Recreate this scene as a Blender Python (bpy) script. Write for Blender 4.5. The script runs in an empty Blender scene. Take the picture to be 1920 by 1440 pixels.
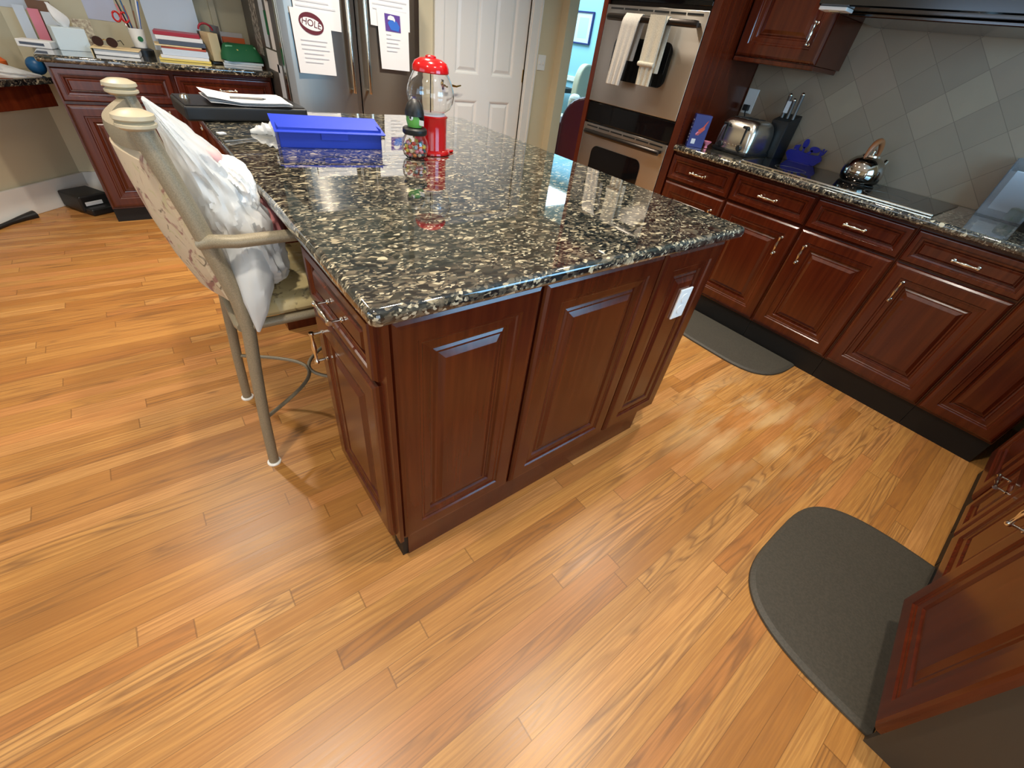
import bpy, bmesh, math, random
from mathutils import Vector, Matrix, noise
C = bpy.context.scene.collection
PI = math.pi
random.seed(7)

# ------------------------------------------------------------------ colours / materials
def lin(r, g, b):
    f = lambda c: (c/255/12.92) if c/255 <= .04045 else ((c/255+.055)/1.055)**2.4
    return (f(r), f(g), f(b), 1)

def mat(name, col, rough=.5, metal=0, **kw):
    m = bpy.data.materials.new(name); m.use_nodes = True
    b = m.node_tree.nodes['Principled BSDF']
    b.inputs['Base Color'].default_value = col
    b.inputs['Roughness'].default_value = rough
    b.inputs['Metallic'].default_value = metal
    for k, v in kw.items():
        b.inputs[k.replace('_', ' ')].default_value = v
    return m

class NT:
    def __init__(s, m): s.t = m.node_tree; s.n = s.t.nodes; s.b = s.n['Principled BSDF']
    def new(s, typ, **kw):
        x = s.n.new(typ)
        for k, v in kw.items(): setattr(x, k, v)
        return x
    def put(s, sock, v):
        if isinstance(v, bpy.types.NodeSocket): s.t.links.new(v, sock)
        else: sock.default_value = v
    def math(s, op, a, b=0, c=0):
        x = s.new('ShaderNodeMath', operation=op)
        for i, v in enumerate((a, b, c)): s.put(x.inputs[i], v)
        return x.outputs[0]
    def comb(s, x, y, z):
        k = s.new('ShaderNodeCombineXYZ')
        for i, v in enumerate((x, y, z)): s.put(k.inputs[i], v)
        return k.outputs[0]
    def sep(s, v):
        k = s.new('ShaderNodeSeparateXYZ'); s.put(k.inputs[0], v); return k.outputs
    def noise(s, v, scale, detail=3, rough=.5, dist=0):
        k = s.new('ShaderNodeTexNoise'); s.put(k.inputs['Vector'], v)
        k.inputs['Scale'].default_value = scale; k.inputs['Detail'].default_value = detail
        k.inputs['Roughness'].default_value = rough; k.inputs['Distortion'].default_value = dist
        return k.outputs
    def wn(s, v):
        k = s.new('ShaderNodeTexWhiteNoise', noise_dimensions='3D'); s.put(k.inputs['Vector'], v); return k.outputs
    def ramp(s, fac, stops, interp='LINEAR'):
        k = s.new('ShaderNodeValToRGB'); k.color_ramp.interpolation = interp
        e = k.color_ramp.elements
        while len(e) < len(stops): e.new(.5)
        for i, (p, c) in enumerate(stops):
            e[i].position = p; e[i].color = c if len(c) == 4 else (*c, 1)
        s.put(k.inputs[0], fac); return k.outputs[0]
    def mix(s, fac, a, b, blend='MIX'):
        k = s.new('ShaderNodeMix', data_type='RGBA', blend_type=blend)
        s.put(k.inputs[0], fac); s.put(k.inputs[6], a); s.put(k.inputs[7], b); return k.outputs[2]
    def pos(s): return s.new('ShaderNodeNewGeometry').outputs['Position']
    def obj(s): return s.new('ShaderNodeTexCoord').outputs['Object']
    def vmul(s, v, k):
        x = s.new('ShaderNodeVectorMath', operation='MULTIPLY'); s.put(x.inputs[0], v); s.put(x.inputs[1], k); return x.outputs[0]
    def vadd(s, v, k):
        x = s.new('ShaderNodeVectorMath', operation='ADD'); s.put(x.inputs[0], v); s.put(x.inputs[1], k); return x.outputs[0]
    def bump(s, h, strength=.2, dist=.002):
        k = s.new('ShaderNodeBump'); k.inputs['Strength'].default_value = strength; k.inputs['Distance'].default_value = dist
        s.put(k.inputs['Height'], h); s.t.links.new(k.outputs[0], s.b.inputs['Normal'])
    def base(s, v): s.put(s.b.inputs['Base Color'], v)

def mat_floor():
    m = mat('oak_strip_floor', lin(190, 130, 70), .3); t = NT(m)
    x, y, z = t.sep(t.pos()); W = .0572
    yr = t.math('DIVIDE', y, W); row = t.math('FLOOR', yr)
    off = t.wn(t.comb(row, 3.1, 0))[0]
    xs = t.math('ADD', t.math('DIVIDE', x, 1.05), t.math('MULTIPLY', off, 17.3))
    seg0 = t.math('FLOOR', xs)
    jit = t.math('MULTIPLY', t.wn(t.comb(row, seg0, 9.0))[0], .6)
    fr = t.math('FRACT', xs)
    seg = t.math('ADD', seg0, t.math('GREATER_THAN', fr, jit))
    r = t.wn(t.comb(row, seg, 1.7)); rid, rcol = r[0], r[1]
    cr, cg, cb = t.sep(rcol)
    # seams
    fy = t.math('FRACT', yr)
    sy = t.math('LESS_THAN', t.math('MINIMUM', fy, t.math('SUBTRACT', 1, fy)), .016)
    sx = t.math('LESS_THAN', t.math('ABSOLUTE', t.math('SUBTRACT', fr, jit)), .0018)
    seam = t.math('MAXIMUM', sy, sx)
    # oak grain: fine pores and cathedral rings
    o = t.math('MULTIPLY', rid, 60)
    fine = t.noise(t.comb(t.math('MULTIPLY', x, 5), t.math('ADD', t.math('MULTIPLY', y, 170), o), o), 1, 4, .6)[0]
    cath = t.noise(t.comb(t.math('ADD', t.math('MULTIPLY', x, 1.1), o), t.math('MULTIPLY', y, 17), o), 1, 2, .4, .3)[0]
    ring = t.math('ABSOLUTE', t.math('SUBTRACT', t.math('FRACT', t.math('MULTIPLY', cath, 11)), .5))
    ringm = t.ramp(ring, [(0, (1, 1, 1)), (.12, (.55, .55, .55)), (.3, (0, 0, 0))])
    ringm = t.math('MULTIPLY', ringm, t.ramp(cb, [(.35, (.12, .12, .12)), (.75, (1, 1, 1))]))
    base = t.ramp(cr, [(0, lin(168, 112, 54)), (.25, lin(186, 130, 66)), (.5, lin(194, 140, 74)), (.75, lin(204, 152, 88)), (.9, lin(198, 136, 78)), (1, lin(178, 118, 60))])
    c = t.mix(t.math('MULTIPLY', t.ramp(fine, [(.42, (1, 1, 1)), (.62, (0, 0, 0))]), .5), base, lin(150, 98, 52))
    c = t.mix(t.math('MULTIPLY', ringm, .72), c, lin(124, 84, 50))
    # whitish oval patch broken up by streaky noise
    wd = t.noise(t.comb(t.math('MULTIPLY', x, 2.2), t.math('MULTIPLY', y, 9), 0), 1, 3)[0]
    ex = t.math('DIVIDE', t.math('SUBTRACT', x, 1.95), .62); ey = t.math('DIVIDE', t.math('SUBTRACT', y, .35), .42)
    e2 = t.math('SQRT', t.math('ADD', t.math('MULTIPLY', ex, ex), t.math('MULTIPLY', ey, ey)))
    pale_mask = t.math('MULTIPLY', t.ramp(e2, [(.35, (1, 1, 1)), (1, (0, 0, 0))]), t.ramp(wd, [(.46, (0, 0, 0)), (.62, (1, 1, 1))]))
    c = t.mix(t.math('MULTIPLY', pale_mask, .5), c, lin(222, 190, 140))
    # scattered dark stains
    st = t.noise(t.comb(t.math('MULTIPLY', x, 5), t.math('MULTIPLY', y, 22), 4), 1, 2)[0]
    c = t.mix(t.math('MULTIPLY', t.ramp(st, [(.70, (0, 0, 0)), (.78, (1, 1, 1))]), .45), c, lin(96, 72, 50))
    c = t.mix(t.math('MULTIPLY', seam, .5), c, lin(98, 62, 32))
    t.base(c)
    t.put(t.b.inputs['Roughness'], t.math('ADD', .26, t.math('MULTIPLY', fine, .16)))
    t.bump(t.math('SUBTRACT', fine, t.math('MULTIPLY', seam, 2)), .12, .001)
    return m

def mat_granite():
    m = mat('speckled_granite', lin(40, 40, 36), .04); t = NT(m)
    p = t.pos()
    d = t.noise(t.vmul(p, (14, 14, 14)), 1, 3)[1]
    q = t.vadd(p, t.vmul(d, (.03, .03, .03)))
    def vor(sc, stretch):
        k = t.new('ShaderNodeTexVoronoi', feature='F1'); t.put(k.inputs['Vector'], t.vmul(q, stretch)); k.inputs['Scale'].default_value = sc
        k.inputs['Randomness'].default_value = 1
        return k.outputs['Color'], k.outputs['Distance']
    c1, d1 = vor(1, (48, 100, 76)); c2, d2 = vor(1, (126, 220, 180))
    v1 = t.sep(c1)[0]; v2 = t.sep(c2)[1]
    a = t.ramp(v1, [(0, lin(24, 27, 27)), (.26, lin(52, 52, 46)), (.44, lin(78, 72, 62)), (.58, lin(34, 40, 40)), (.70, lin(112, 102, 86)), (.80, lin(92, 88, 76)), (.89, lin(170, 156, 128)), (.95, lin(198, 186, 156))], 'CONSTANT')
    b = t.ramp(v2, [(0, lin(26, 30, 32)), (.36, lin(80, 76, 66)), (.56, lin(46, 50, 48)), (.74, lin(118, 108, 90)), (.90, lin(188, 178, 152))], 'CONSTANT')
    n = t.noise(t.vmul(p, (26, 40, 30)), 1, 2)[0]
    t.base(t.mix(t.ramp(n, [(.44, (0, 0, 0)), (.54, (1, 1, 1))]), a, b))
    t.b.inputs['Coat Weight'].default_value = 1; t.b.inputs['Coat Roughness'].default_value = .02; t.b.inputs['Coat IOR'].default_value = 1.52; t.b.inputs['Specular IOR Level'].default_value = .6
    t.b.inputs['Specular IOR Level'].default_value = .62
    return m

def mat_cherry():
    m = mat('cherry_wood', lin(92, 36, 20), .22); t = NT(m)
    o = t.obj(); oi = t.new('ShaderNodeObjectInfo').outputs['Random']
    x, y, z = t.sep(o)
    g = t.noise(t.comb(t.math('ADD', t.math('MULTIPLY', x, 42), t.math('MULTIPLY', oi, 30)), t.math('MULTIPLY', y, 42), t.math('MULTIPLY', z, 2.2)), 1, 4, .55, .4)[0]
    st = t.wn(t.comb(t.math('FLOOR', t.math('ADD', t.math('MULTIPLY', x, 7.5), t.math('MULTIPLY', oi, 9))), t.math('FLOOR', t.math('MULTIPLY', y, 7.5)), oi))[0]
    c = t.ramp(g, [(.3, lin(68, 22, 9)), (.55, lin(84, 32, 13)), (.75, lin(95, 39, 17))])
    c = t.mix(t.math('MULTIPLY', st, .25), c, lin(60, 18, 8))
    t.base(c)
    t.b.inputs['Coat Weight'].default_value = .12; t.b.inputs['Coat Roughness'].default_value = .10
    return m

def mat_tile():
    m = mat('tumbled_stone_tile', lin(150, 135, 112), .38); t = NT(m)
    x, y, z = t.sep(t.pos()); P = .1525
    u = t.math('DIVIDE', t.math('SUBTRACT', t.math('MULTIPLY', t.math('ADD', y, z), .70711), .102), P)
    v = t.math('DIVIDE', t.math('SUBTRACT', t.math('MULTIPLY', t.math('SUBTRACT', z, y), .70711), .155), P)
    r = t.wn(t.comb(t.math('FLOOR', u), t.math('FLOOR', v), 2))
    cr, cg, cb = t.sep(r[1])
    base = t.ramp(cr, [(0, lin(152, 133, 110)), (.35, lin(160, 140, 115)), (.7, lin(164, 141, 117)), (1, lin(172, 152, 125))])
    n = t.noise(t.vmul(t.pos(), (9, 9, 9)), 1, 4)[0]
    base = t.mix(t.math('MULTIPLY', n, .35), base, lin(128, 112, 96))
    fu, fv = t.math('FRACT', u), t.math('FRACT', v)
    e = t.math('MINIMUM', t.math('MINIMUM', fu, t.math('SUBTRACT', 1, fu)), t.math('MINIMUM', fv, t.math('SUBTRACT', 1, fv)))
    g = t.math('LESS_THAN', e, .010)
    t.base(t.mix(t.math('MULTIPLY', g, .6), base, lin(112, 96, 78)))
    t.bump(t.math('SUBTRACT', n, g), .2, .002)
    return m

def mat_floral(base, kind):
    m = mat('floral_fabric_'+kind, lin(*base), .85); t = NT(m)
    o = t.obj()
    f1 = t.noise(o, 8, 4, .65, 1.6)[0]; f2 = t.noise(t.vadd(o, (7, 3, 1)), 26, 3, .6, .8)[0]; f3 = t.noise(t.vadd(o, (3, 9, 4)), 14, 2, .5, 1.5)[0]
    c = t.mix(t.ramp(f3, [(.54, (0, 0, 0)), (.64, (1, 1, 1))]), lin(*base), lin(196, 182, 142))
    c = t.mix(t.math('MULTIPLY', t.ramp(f1, [(.56, (0, 0, 0)), (.62, (1, 1, 1))]), .8), c, lin(140, 84, 80) if kind == 'back' else lin(98, 84, 58))
    c = t.mix(t.math('MULTIPLY', t.ramp(f2, [(.62, (0, 0, 0)), (.68, (1, 1, 1))]), .8), c, lin(92, 78, 62))
    t.base(c); return m

def mat_speck(name, col, col2, sc=300, rough=.5):
    m = mat(name, lin(*col), rough); t = NT(m)
    n = t.noise(t.obj(), sc, 2)[0]
    t.base(t.mix(t.ramp(n, [(.35, (0, 0, 0)), (.65, (1, 1, 1))]), lin(*col), lin(*col2)))
    return m

def mat_steel(name='brushed_steel', col=(186, 180, 172), rough=.30):
    m = mat(name, lin(*col), rough, 1); t = NT(m)
    t.b.inputs['Anisotropic'].default_value = .95
    tg = t.new('ShaderNodeTangent', direction_type='RADIAL', axis='Z')
    t.t.links.new(tg.outputs[0], t.b.inputs['Tangent'])
    t.b.inputs['Anisotropic Rotation'].default_value = .25
    return m

def mat_wall(name, col):
    m = mat(name, lin(*col), .7); t = NT(m)
    t.bump(t.noise(t.pos(), 90, 3)[0], .05, .002); return m

M = {}
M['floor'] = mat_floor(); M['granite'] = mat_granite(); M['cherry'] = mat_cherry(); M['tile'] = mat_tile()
M['wall'] = mat_wall('beige_wall_paint', (212, 201, 170)); M['ceil'] = mat_wall('white_ceiling_paint', (236, 232, 222))
M['blue_wall'] = mat_wall('pale_blue_wall_paint', (150, 205, 228))
M['white'] = mat('white_gloss_paint', lin(234, 232, 226), .35)
M['plate'] = mat('white_plastic', lin(238, 236, 230), .3)
M['black'] = mat('black_plastic', lin(22, 22, 22), .45)
M['blackglass'] = mat('black_glass', lin(12, 12, 13), .04)
M['toe'] = mat('black_toe_board', lin(9, 8, 8), .6)
M['steel'] = mat_steel(); M['fridge_steel'] = mat_steel('dark_brushed_steel', (132, 126, 118), .31); M['chrome'] = mat('polished_nickel', lin(226, 220, 206), .14, 1)
M['brass'] = mat('aged_brass', lin(176, 140, 74), .25, 1)
M['darkmetal'] = mat('dark_metal', lin(52, 46, 42), .28, .8)
M['mat'] = mat_speck('dark_foam_mat', (62, 57, 48), (72, 66, 56), 160, .6)
M['tube'] = mat_speck('taupe_hammered_paint', (136, 125, 103), (156, 144, 120), 420, .45)
M['tube'].node_tree.nodes['Principled BSDF'].inputs['Metallic'].default_value = .15
M['seatfab'] = mat_floral((190, 172, 124), 'seat'); M['backfab'] = mat_floral((206, 186, 156), 'back')
M['red'] = mat('red_enamel', lin(196, 12, 16), .18, 0, Coat_Weight=.5)
M['blue'] = mat('blue_card', lin(26, 58, 190), .4); M['blue2'] = mat('blue_card_inside', lin(18, 52, 170), .5)
M['cobalt'] = mat('cobalt_blue_plastic', lin(22, 30, 140), .3)
M['navy'] = mat('navy_card', lin(36, 46, 110), .4)
M['paper'] = mat('white_paper', lin(226, 226, 226), .7); M['paper2'] = mat('bluish_paper', lin(204, 214, 226), .6)
M['ink'] = mat('grey_print', lin(206, 208, 211), .7); M['maroon'] = mat('maroon_print', lin(92, 20, 34), .6)
M['purple'] = mat('purple_print', lin(88, 58, 140), .6); M['skyprint'] = mat('blue_print', lin(48, 104, 196), .6)
M['cream'] = mat('manila_card', lin(228, 204, 158), .6); M['yellow'] = mat('yellow_card', lin(232, 206, 110), .6)
M['crimson'] = mat('crimson_folder', lin(158, 22, 46), .4); M['rust'] = mat('rust_folder', lin(186, 74, 50), .5)
M['slate'] = mat('slate_folder', lin(74, 84, 100), .5); M['pink'] = mat('pink_plastic', lin(226, 130, 150), .4)
M['green'] = mat('green_fabric', lin(18, 98, 58), .7); M['lime'] = mat('green_toy_plastic', lin(96, 164, 70), .45)
M['orange'] = mat('orange_plastic', lin(206, 96, 34), .5); M['teal'] = mat('teal_ball', lin(18, 84, 132), .4)
M['tissuebox'] = mat('pale_blue_carton', lin(208, 222, 228), .5); M['brown'] = mat('brown_card', lin(120, 84, 60), .6)
M['mesh'] = mat('grey_mesh_metal', lin(120, 116, 112), .4, .7); M['towel'] = mat_speck('oatmeal_towel', (204, 196, 176), (186, 176, 156), 220, .95)
M['towel2'] = mat_speck('grey_linen_towel', (196, 190, 180), (180, 174, 164), 220, .95)
M['copper'] = mat('wooden_handle', lin(168, 104, 62), .35); M['burgundy'] = mat('burgundy_leather', lin(98, 34, 50), .3)
M['chairfab'] = mat('pale_beige_upholstery', lin(206, 204, 184), .9); M['whitefab'] = mat('white_upholstery', lin(226, 230, 226), .9)
M['lens'] = mat('dark_lens', lin(46, 22, 22), .1); M['sidegrey'] = mat('grey_side_panel', lin(96, 92, 88), .4, .5)
M['darkpanel'] = mat('dark_end_panel', lin(66, 58, 48), .45)
M['glass'] = mat('clear_glass', (1, 1, 1, 1), .0, 0, IOR=1.45, Transmission_Weight=1.0)
M['clear'] = mat('clear_acrylic', lin(225, 228, 232), .08, 0, IOR=1.3, Transmission_Weight=.85)
M['shade'] = mat('lamp_diffuser', lin(255, 240, 215), .5)
def mat_bag():
    m = mat('thin_white_plastic', lin(238, 240, 240), .28); t = NT(m)
    tr = t.new('ShaderNodeBsdfTranslucent'); tr.inputs[0].default_value = lin(236, 240, 242)
    tp = t.new('ShaderNodeBsdfTransparent')
    mx = t.new('ShaderNodeMixShader'); mx.inputs[0].default_value = .38
    t.t.links.new(t.b.outputs[0], mx.inputs[1]); t.t.links.new(tr.outputs[0], mx.inputs[2])
    m2 = t.new('ShaderNodeMixShader'); m2.inputs[0].default_value = .10
    t.t.links.new(mx.outputs[0], m2.inputs[1]); t.t.links.new(tp.outputs[0], m2.inputs[2])
    t.t.links.new(m2.outputs[0], t.n['Material Output'].inputs[0]); return m
M['bag'] = mat_bag()

# ------------------------------------------------------------------ mesh builder
class MB:
    def __init__(s): s.bm = bmesh.new()
    def add(s, verts, faces, mtx=None, smooth=False):
        vs = [s.bm.verts.new(mtx @ Vector(v) if mtx else v) for v in verts]
        for f in faces:
            try: s.bm.faces.new([vs[i] for i in f]).smooth = smooth
            except ValueError: pass
        return s
    def box(s, x0, x1, y0, y1, z0, z1, bev=0, seg=2, mtx=None):
        b = bmesh.new(); bmesh.ops.create_cube(b, size=1)
        for v in b.verts: v.co = Vector(((x0+x1)/2+v.co.x*(x1-x0), (y0+y1)/2+v.co.y*(y1-y0), (z0+z1)/2+v.co.z*(z1-z0)))
        if bev: bmesh.ops.bevel(b, geom=b.edges[:], offset=bev, segments=seg, profile=.5, affect='EDGES')
        return s.merge(b, mtx, False)
    def merge(s, b, mtx=None, smooth=None):
        b.verts.index_update()
        s.add([v.co.copy() for v in b.verts], [[v.index for v in f.verts] for f in b.faces], mtx, bool(smooth)); b.free(); return s
    def loft(s, rings, closed=True, cap=True, smooth=True, mtx=None):
        n = len(rings[0]); V = [p for r in rings for p in r]; F = []
        for i in range(len(rings)-1):
            for j in range(n if closed else n-1):
                k = (j+1) % n
                F.append((i*n+j, i*n+k, (i+1)*n+k, (i+1)*n+j))
        s.add(V, F, mtx, smooth)
        if cap and closed and n > 2:
            s.bm.verts.ensure_lookup_table(); b = len(s.bm.verts)-len(V)
            for idx in (list(range(n))[::-1], [(len(rings)-1)*n+j for j in range(n)]):
                try: s.bm.faces.new([s.bm.verts[b+i] for i in idx]).smooth = False
                except ValueError: pass
        return s
    def lathe(s, prof, c=(0, 0, 0), seg=24, mtx=None, cap=True):
        rings = [[(c[0]+r*math.cos(2*PI*j/seg), c[1]+r*math.sin(2*PI*j/seg), c[2]+z) for j in range(seg)] for r, z in prof]
        return s.loft(rings, True, cap, True, mtx)
    def tube(s, pts, rad, seg=12, cap=True):
        pts = [Vector(p) for p in pts]; n = len(pts)
        if not hasattr(rad, '__len__'): rad = [rad]*n
        rings = []; up = None
        for i, p in enumerate(pts):
            t = (pts[min(i+1, n-1)]-pts[max(i-1, 0)]).normalized()
            if up is None:
                a = Vector((0, 0, 1)) if abs(t.z) < .9 else Vector((1, 0, 0)); up = (a - t*a.dot(t)).normalized()
            else: up = (up - t*up.dot(t)).normalized()
            sd = t.cross(up)
            rings.append([p + (up*math.cos(2*PI*j/seg)+sd*math.sin(2*PI*j/seg))*rad[i] for j in range(seg)])
        return s.loft(rings, True, cap, True)
    def prism(s, poly, z0, z1, mtx=None, bev=0):
        b = bmesh.new(); vs = [b.verts.new((x, y, z0)) for x, y in poly]; f = b.faces.new(vs)
        r = bmesh.ops.extrude_face_region(b, geom=[f])
        for v in r['geom']:
            if isinstance(v, bmesh.types.BMVert): v.co.z = z1
        bmesh.ops.recalc_face_normals(b, faces=b.faces[:])
        if bev: bmesh.ops.bevel(b, geom=b.edges[:], offset=bev, segments=2, profile=.5, affect='EDGES')
        return s.merge(b, mtx)
    def slab(s, x0, x1, y0, y1, z0, z1, rad=(.02, .02, .02, .02), edge=.012, seg=5):
        # rounded rectangle with a rounded edge all round; rad in order (x0,y0),(x1,y0),(x1,y1),(x0,y1)
        def loop(i, z):
            P = []
            for (cx, cy, a0), r in zip(((x0, y0, PI), (x1, y0, 1.5*PI), (x1, y1, 0), (x0, y1, .5*PI)), rad):
                r = max(r, edge+.001); sx = 1 if cx == x0 else -1; sy = 1 if cy == y0 else -1
                for k in range(seg+1):
                    a = a0 + k/seg*PI/2
                    P.append((cx+sx*r+(r-i)*math.cos(a), cy+sy*r+(r-i)*math.sin(a), z))
            return P
        L = [loop(edge, z0)]
        for k in range(1, 4): a = k/4*PI/2; L.append(loop(edge*(1-math.sin(a)), z0+edge*(1-math.cos(a))))
        L += [loop(0, z0+edge), loop(0, z1-edge)]
        for k in range(1, 4): a = k/4*PI/2; L.append(loop(edge*(1-math.cos(a)), z1-edge*(1-math.sin(a))))
        L.append(loop(edge, z1))
        return s.loft(L, True, True, True)
    def panel(s, x0, x1, z0, z1, y, prof):
        # nested rectangles; front faces -y; prof = (inset, how far it stands out)
        L = [[(x0+i, y-d, z0+i), (x1-i, y-d, z0+i), (x1-i, y-d, z1-i), (x0+i, y-d, z1-i)] for i, d in prof]
        return s.loft(L, True, True, False)
    def ball(s, c, r, sub=3, sc=(1, 1, 1)):
        b = bmesh.new(); bmesh.ops.create_icosphere(b, subdivisions=sub, radius=r)
        for v in b.verts: v.co = Vector((c[0]+v.co.x*sc[0], c[1]+v.co.y*sc[1], c[2]+v.co.z*sc[2]))
        return s.merge(b, None, True)
    def mesh(s, name, sharp=True):
        bmesh.ops.recalc_face_normals(s.bm, faces=s.bm.faces[:])
        me = bpy.data.meshes.new(name); s.bm.to_mesh(me); s.bm.free()
        return me

def rotz(a, loc=(0, 0, 0)): return Matrix.Translation(loc) @ Matrix.Rotation(a, 4, 'Z')

def obj(name, mb, m, parent=None, world=False):
    me = mb.mesh(name); me.materials.append(M[m] if isinstance(m, str) else m)
    o = bpy.data.objects.new(name, me); C.objects.link(o)
    if parent:
        if world:
            r = parent
            while r.parent: r = r.parent
            me.transform(Matrix.LocRotScale(r.location, r.rotation_euler, r.scale).inverted())
        o.parent = parent
    if any(p.use_smooth for p in me.polygons):
        fl = [p.use_smooth and len(p.vertices) < 5 for p in me.polygons]
        me.set_sharp_from_angle(angle=math.radians(38))
        me.polygons.foreach_set('use_smooth', fl)
    return o
def tag(o, label=None, cat=None, group=None, kind=None):
    for k, v in (('label', label), ('category', cat), ('group', group), ('kind', kind)):
        if v: o[k] = v
    return o
def thing(name, label, cat, loc=(0, 0, 0), rz=0, group=None):
    o = bpy.data.objects.new(name, None); C.objects.link(o); o.empty_display_size = .05
    o.location = loc; o.rotation_euler = (0, 0, rz); return tag(o, label, cat, group)
def solo(name, mb, m, label, cat, group=None): return tag(obj(name, mb, m), label, cat, group)
def struct(name, mb, m, parent=None):
    o = obj(name, mb, m, parent)
    if not parent: o['kind'] = 'structure'
    return o
def text_part(name, body, size, mtx, m, parent, depth=.0006):
    cu = bpy.data.curves.new(name, 'FONT'); cu.body = body; cu.size = size; cu.extrude = depth; cu.align_x = 'CENTER'; cu.align_y = 'CENTER'
    o = bpy.data.objects.new(name+'_tmp', cu); C.objects.link(o)
    me = bpy.data.meshes.new_from_object(o.evaluated_get(bpy.context.evaluated_depsgraph_get()))
    bpy.data.objects.remove(o); me.name = name; me.transform(mtx); me.materials.clear(); me.materials.append(M[m])
    o = bpy.data.objects.new(name, me); C.objects.link(o)
    r = parent
    while r.parent: r = r.parent
    me.transform(Matrix.LocRotScale(r.location, r.rotation_euler, r.scale).inverted())
    o.parent = parent; return o

# ------------------------------------------------------------------ camera (solved from the room's straight lines)
cam = bpy.data.cameras.new('camera'); cam.sensor_width = 36; cam.lens = 785.06*36/1920; cam.clip_start = .02
co = bpy.data.objects.new('camera', cam); C.objects.link(co)
R = ((0.79016996, -0.60034089, 0.12337846), (-0.31000988, -0.56515553, -0.76452149), (0.52870153, 0.56585338, -0.63268053))
co.matrix_world = Matrix(((R[0][0], -R[1][0], -R[2][0], 0), (R[0][1], -R[1][1], -R[2][1], 0), (R[0][2], -R[1][2], -R[2][2], 1.3118), (0, 0, 0, 1)))
bpy.context.scene.camera = co

T = .925           # worktop height
WR = 3.33          # right wall
CEIL = 2.6

# ------------------------------------------------------------------ room shell
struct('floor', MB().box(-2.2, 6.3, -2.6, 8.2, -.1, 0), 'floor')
struct('ceiling', MB().box(-2.2, 6.3, -2.6, 8.2, CEIL, CEIL+.1), 'ceil')
struct('wall_back', MB().box(-.45, 2.0, 4.5, 4.62, 0, CEIL), 'wall')
struct('wall_diagonal', MB().prism([(-.4, 4.5), (-1.9, 3.0), (-2.0, 3.08), (-.45, 4.62)], 0, CEIL), 'wall')
# left wall; its unseen window opening is added to bring in daylight
struct('wall_left', MB().box(-2.02, -1.9, -2.5, .3, 0, CEIL).box(-2.02, -1.9, 2.2, 3.08, 0, CEIL).box(-2.02, -1.9, .3, 2.2, 0, .9).box(-2.02, -1.9, .3, 2.2, 2.15, CEIL), 'wall')
wl = struct('added_window_1', MB().box(-2.0, -1.92, .3, .36, .9, 2.15).box(-2.0, -1.92, 2.14, 2.2, .9, 2.15).box(-2.0, -1.92, .36, 2.14, .9, .96).box(-2.0, -1.92, .36, 2.14, 2.09, 2.15).box(-1.98, -1.94, 1.22, 1.28, .96, 2.09), 'white')
struct('wall_front', MB().box(-2.02, -1.5, -2.6, -2.5, 0, CEIL).box(.5, 1.0, -2.6, -2.5, 0, CEIL).box(-1.5, .5, -2.6, -2.5, 2.08, CEIL), 'wall')
struct('added_window_3', MB().box(-1.5, -1.44, -2.58, -2.52, 0, 2.08).box(.44, .5, -2.58, -2.52, 0, 2.08).box(-1.44, .44, -2.58, -2.52, 2.02, 2.08).box(-1.44, .44, -2.58, -2.52, 0, .08).box(-.54, -.46, -2.57, -2.53, .08, 2.02), 'white')  # unseen opening added behind the camera to let daylight in
# wall behind the sink, with its window
struct('wall_sink', MB().box(1.02, 1.2, -1.12, -1.02, 0, CEIL).box(2.68, 3.45, -1.12, -1.02, 0, CEIL).box(1.2, 2.68, -1.12, -1.02, 0, 1.08).box(1.2, 2.68, -1.12, -1.02, 2.15, CEIL).box(.92, 1.02, -2.6, -1.02, 0, CEIL), 'wall')
struct('window_2', MB().box(1.2, 1.26, -1.1, -1.04, 1.08, 2.15).box(2.62, 2.68, -1.1, -1.04, 1.08, 2.15).box(1.26, 2.62, -1.1, -1.04, 1.08, 1.14).box(1.26, 2.62, -1.1, -1.04, 2.09, 2.15).box(1.92, 1.96, -1.09, -1.05, 1.14, 2.09), 'white')
struct('wall_right', MB().box(WR, WR+.12, -1.02, 2.62, 0, CEIL), 'wall')
struct('wall_backsplash', MB().box(WR-.008, WR, -1.02, 1.735, T, 1.75), 'tile')
struct('wall_door_side', MB().box(1.95, 2.255, 3.9, 4.02, 0, CEIL).box(3.15, 3.511, 3.9, 4.02, 0, CEIL).box(2.255, 3.15, 3.9, 4.02, 2.06, CEIL).box(1.88, 2.0, 4.02, 4.5, 0, CEIL), 'wall')
struct('wall_passage', MB().box(3.511, 3.632, 3.803, 8.1, 0, CEIL), 'wall')
struct('wall_header', MB().box(3.38, 3.632, 2.62, 3.803, 2.15, CEIL), 'wall')
# blue room
struct('wall_blue_far', MB().box(6.0, 6.1, 2.5, 8.1, 0, CEIL), 'blue_wall')
struct('wall_blue_end', MB().box(3.632, 6.0, 8.0, 8.1, 0, CEIL), 'blue_wall')
struct('wall_blue_near', MB().box(3.45, 6.0, 2.5, 2.62, 0, CEIL), 'blue_wall')
struct('trim_1', MB().box(5.97, 6.0, 2.62, 8.0, .88, .95, .008), 'white')
struct('baseboard_blue', MB().box(5.975, 6.0, 2.62, 8.0, 0, .15), 'white')
struct('baseboard_diagonal', MB().prism([(-.395, 4.495), (-1.895, 2.995), (-1.88, 2.98), (-.385, 4.475)], 0, .175, None, .003), 'white')
struct('baseboard_back', MB().box(-.40, -.282, 4.478, 4.5, 0, .175), 'white')
struct('baseboard_left', MB().box(-1.9, -1.88, -2.5, 2.98, 0, .14), 'white')

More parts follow.
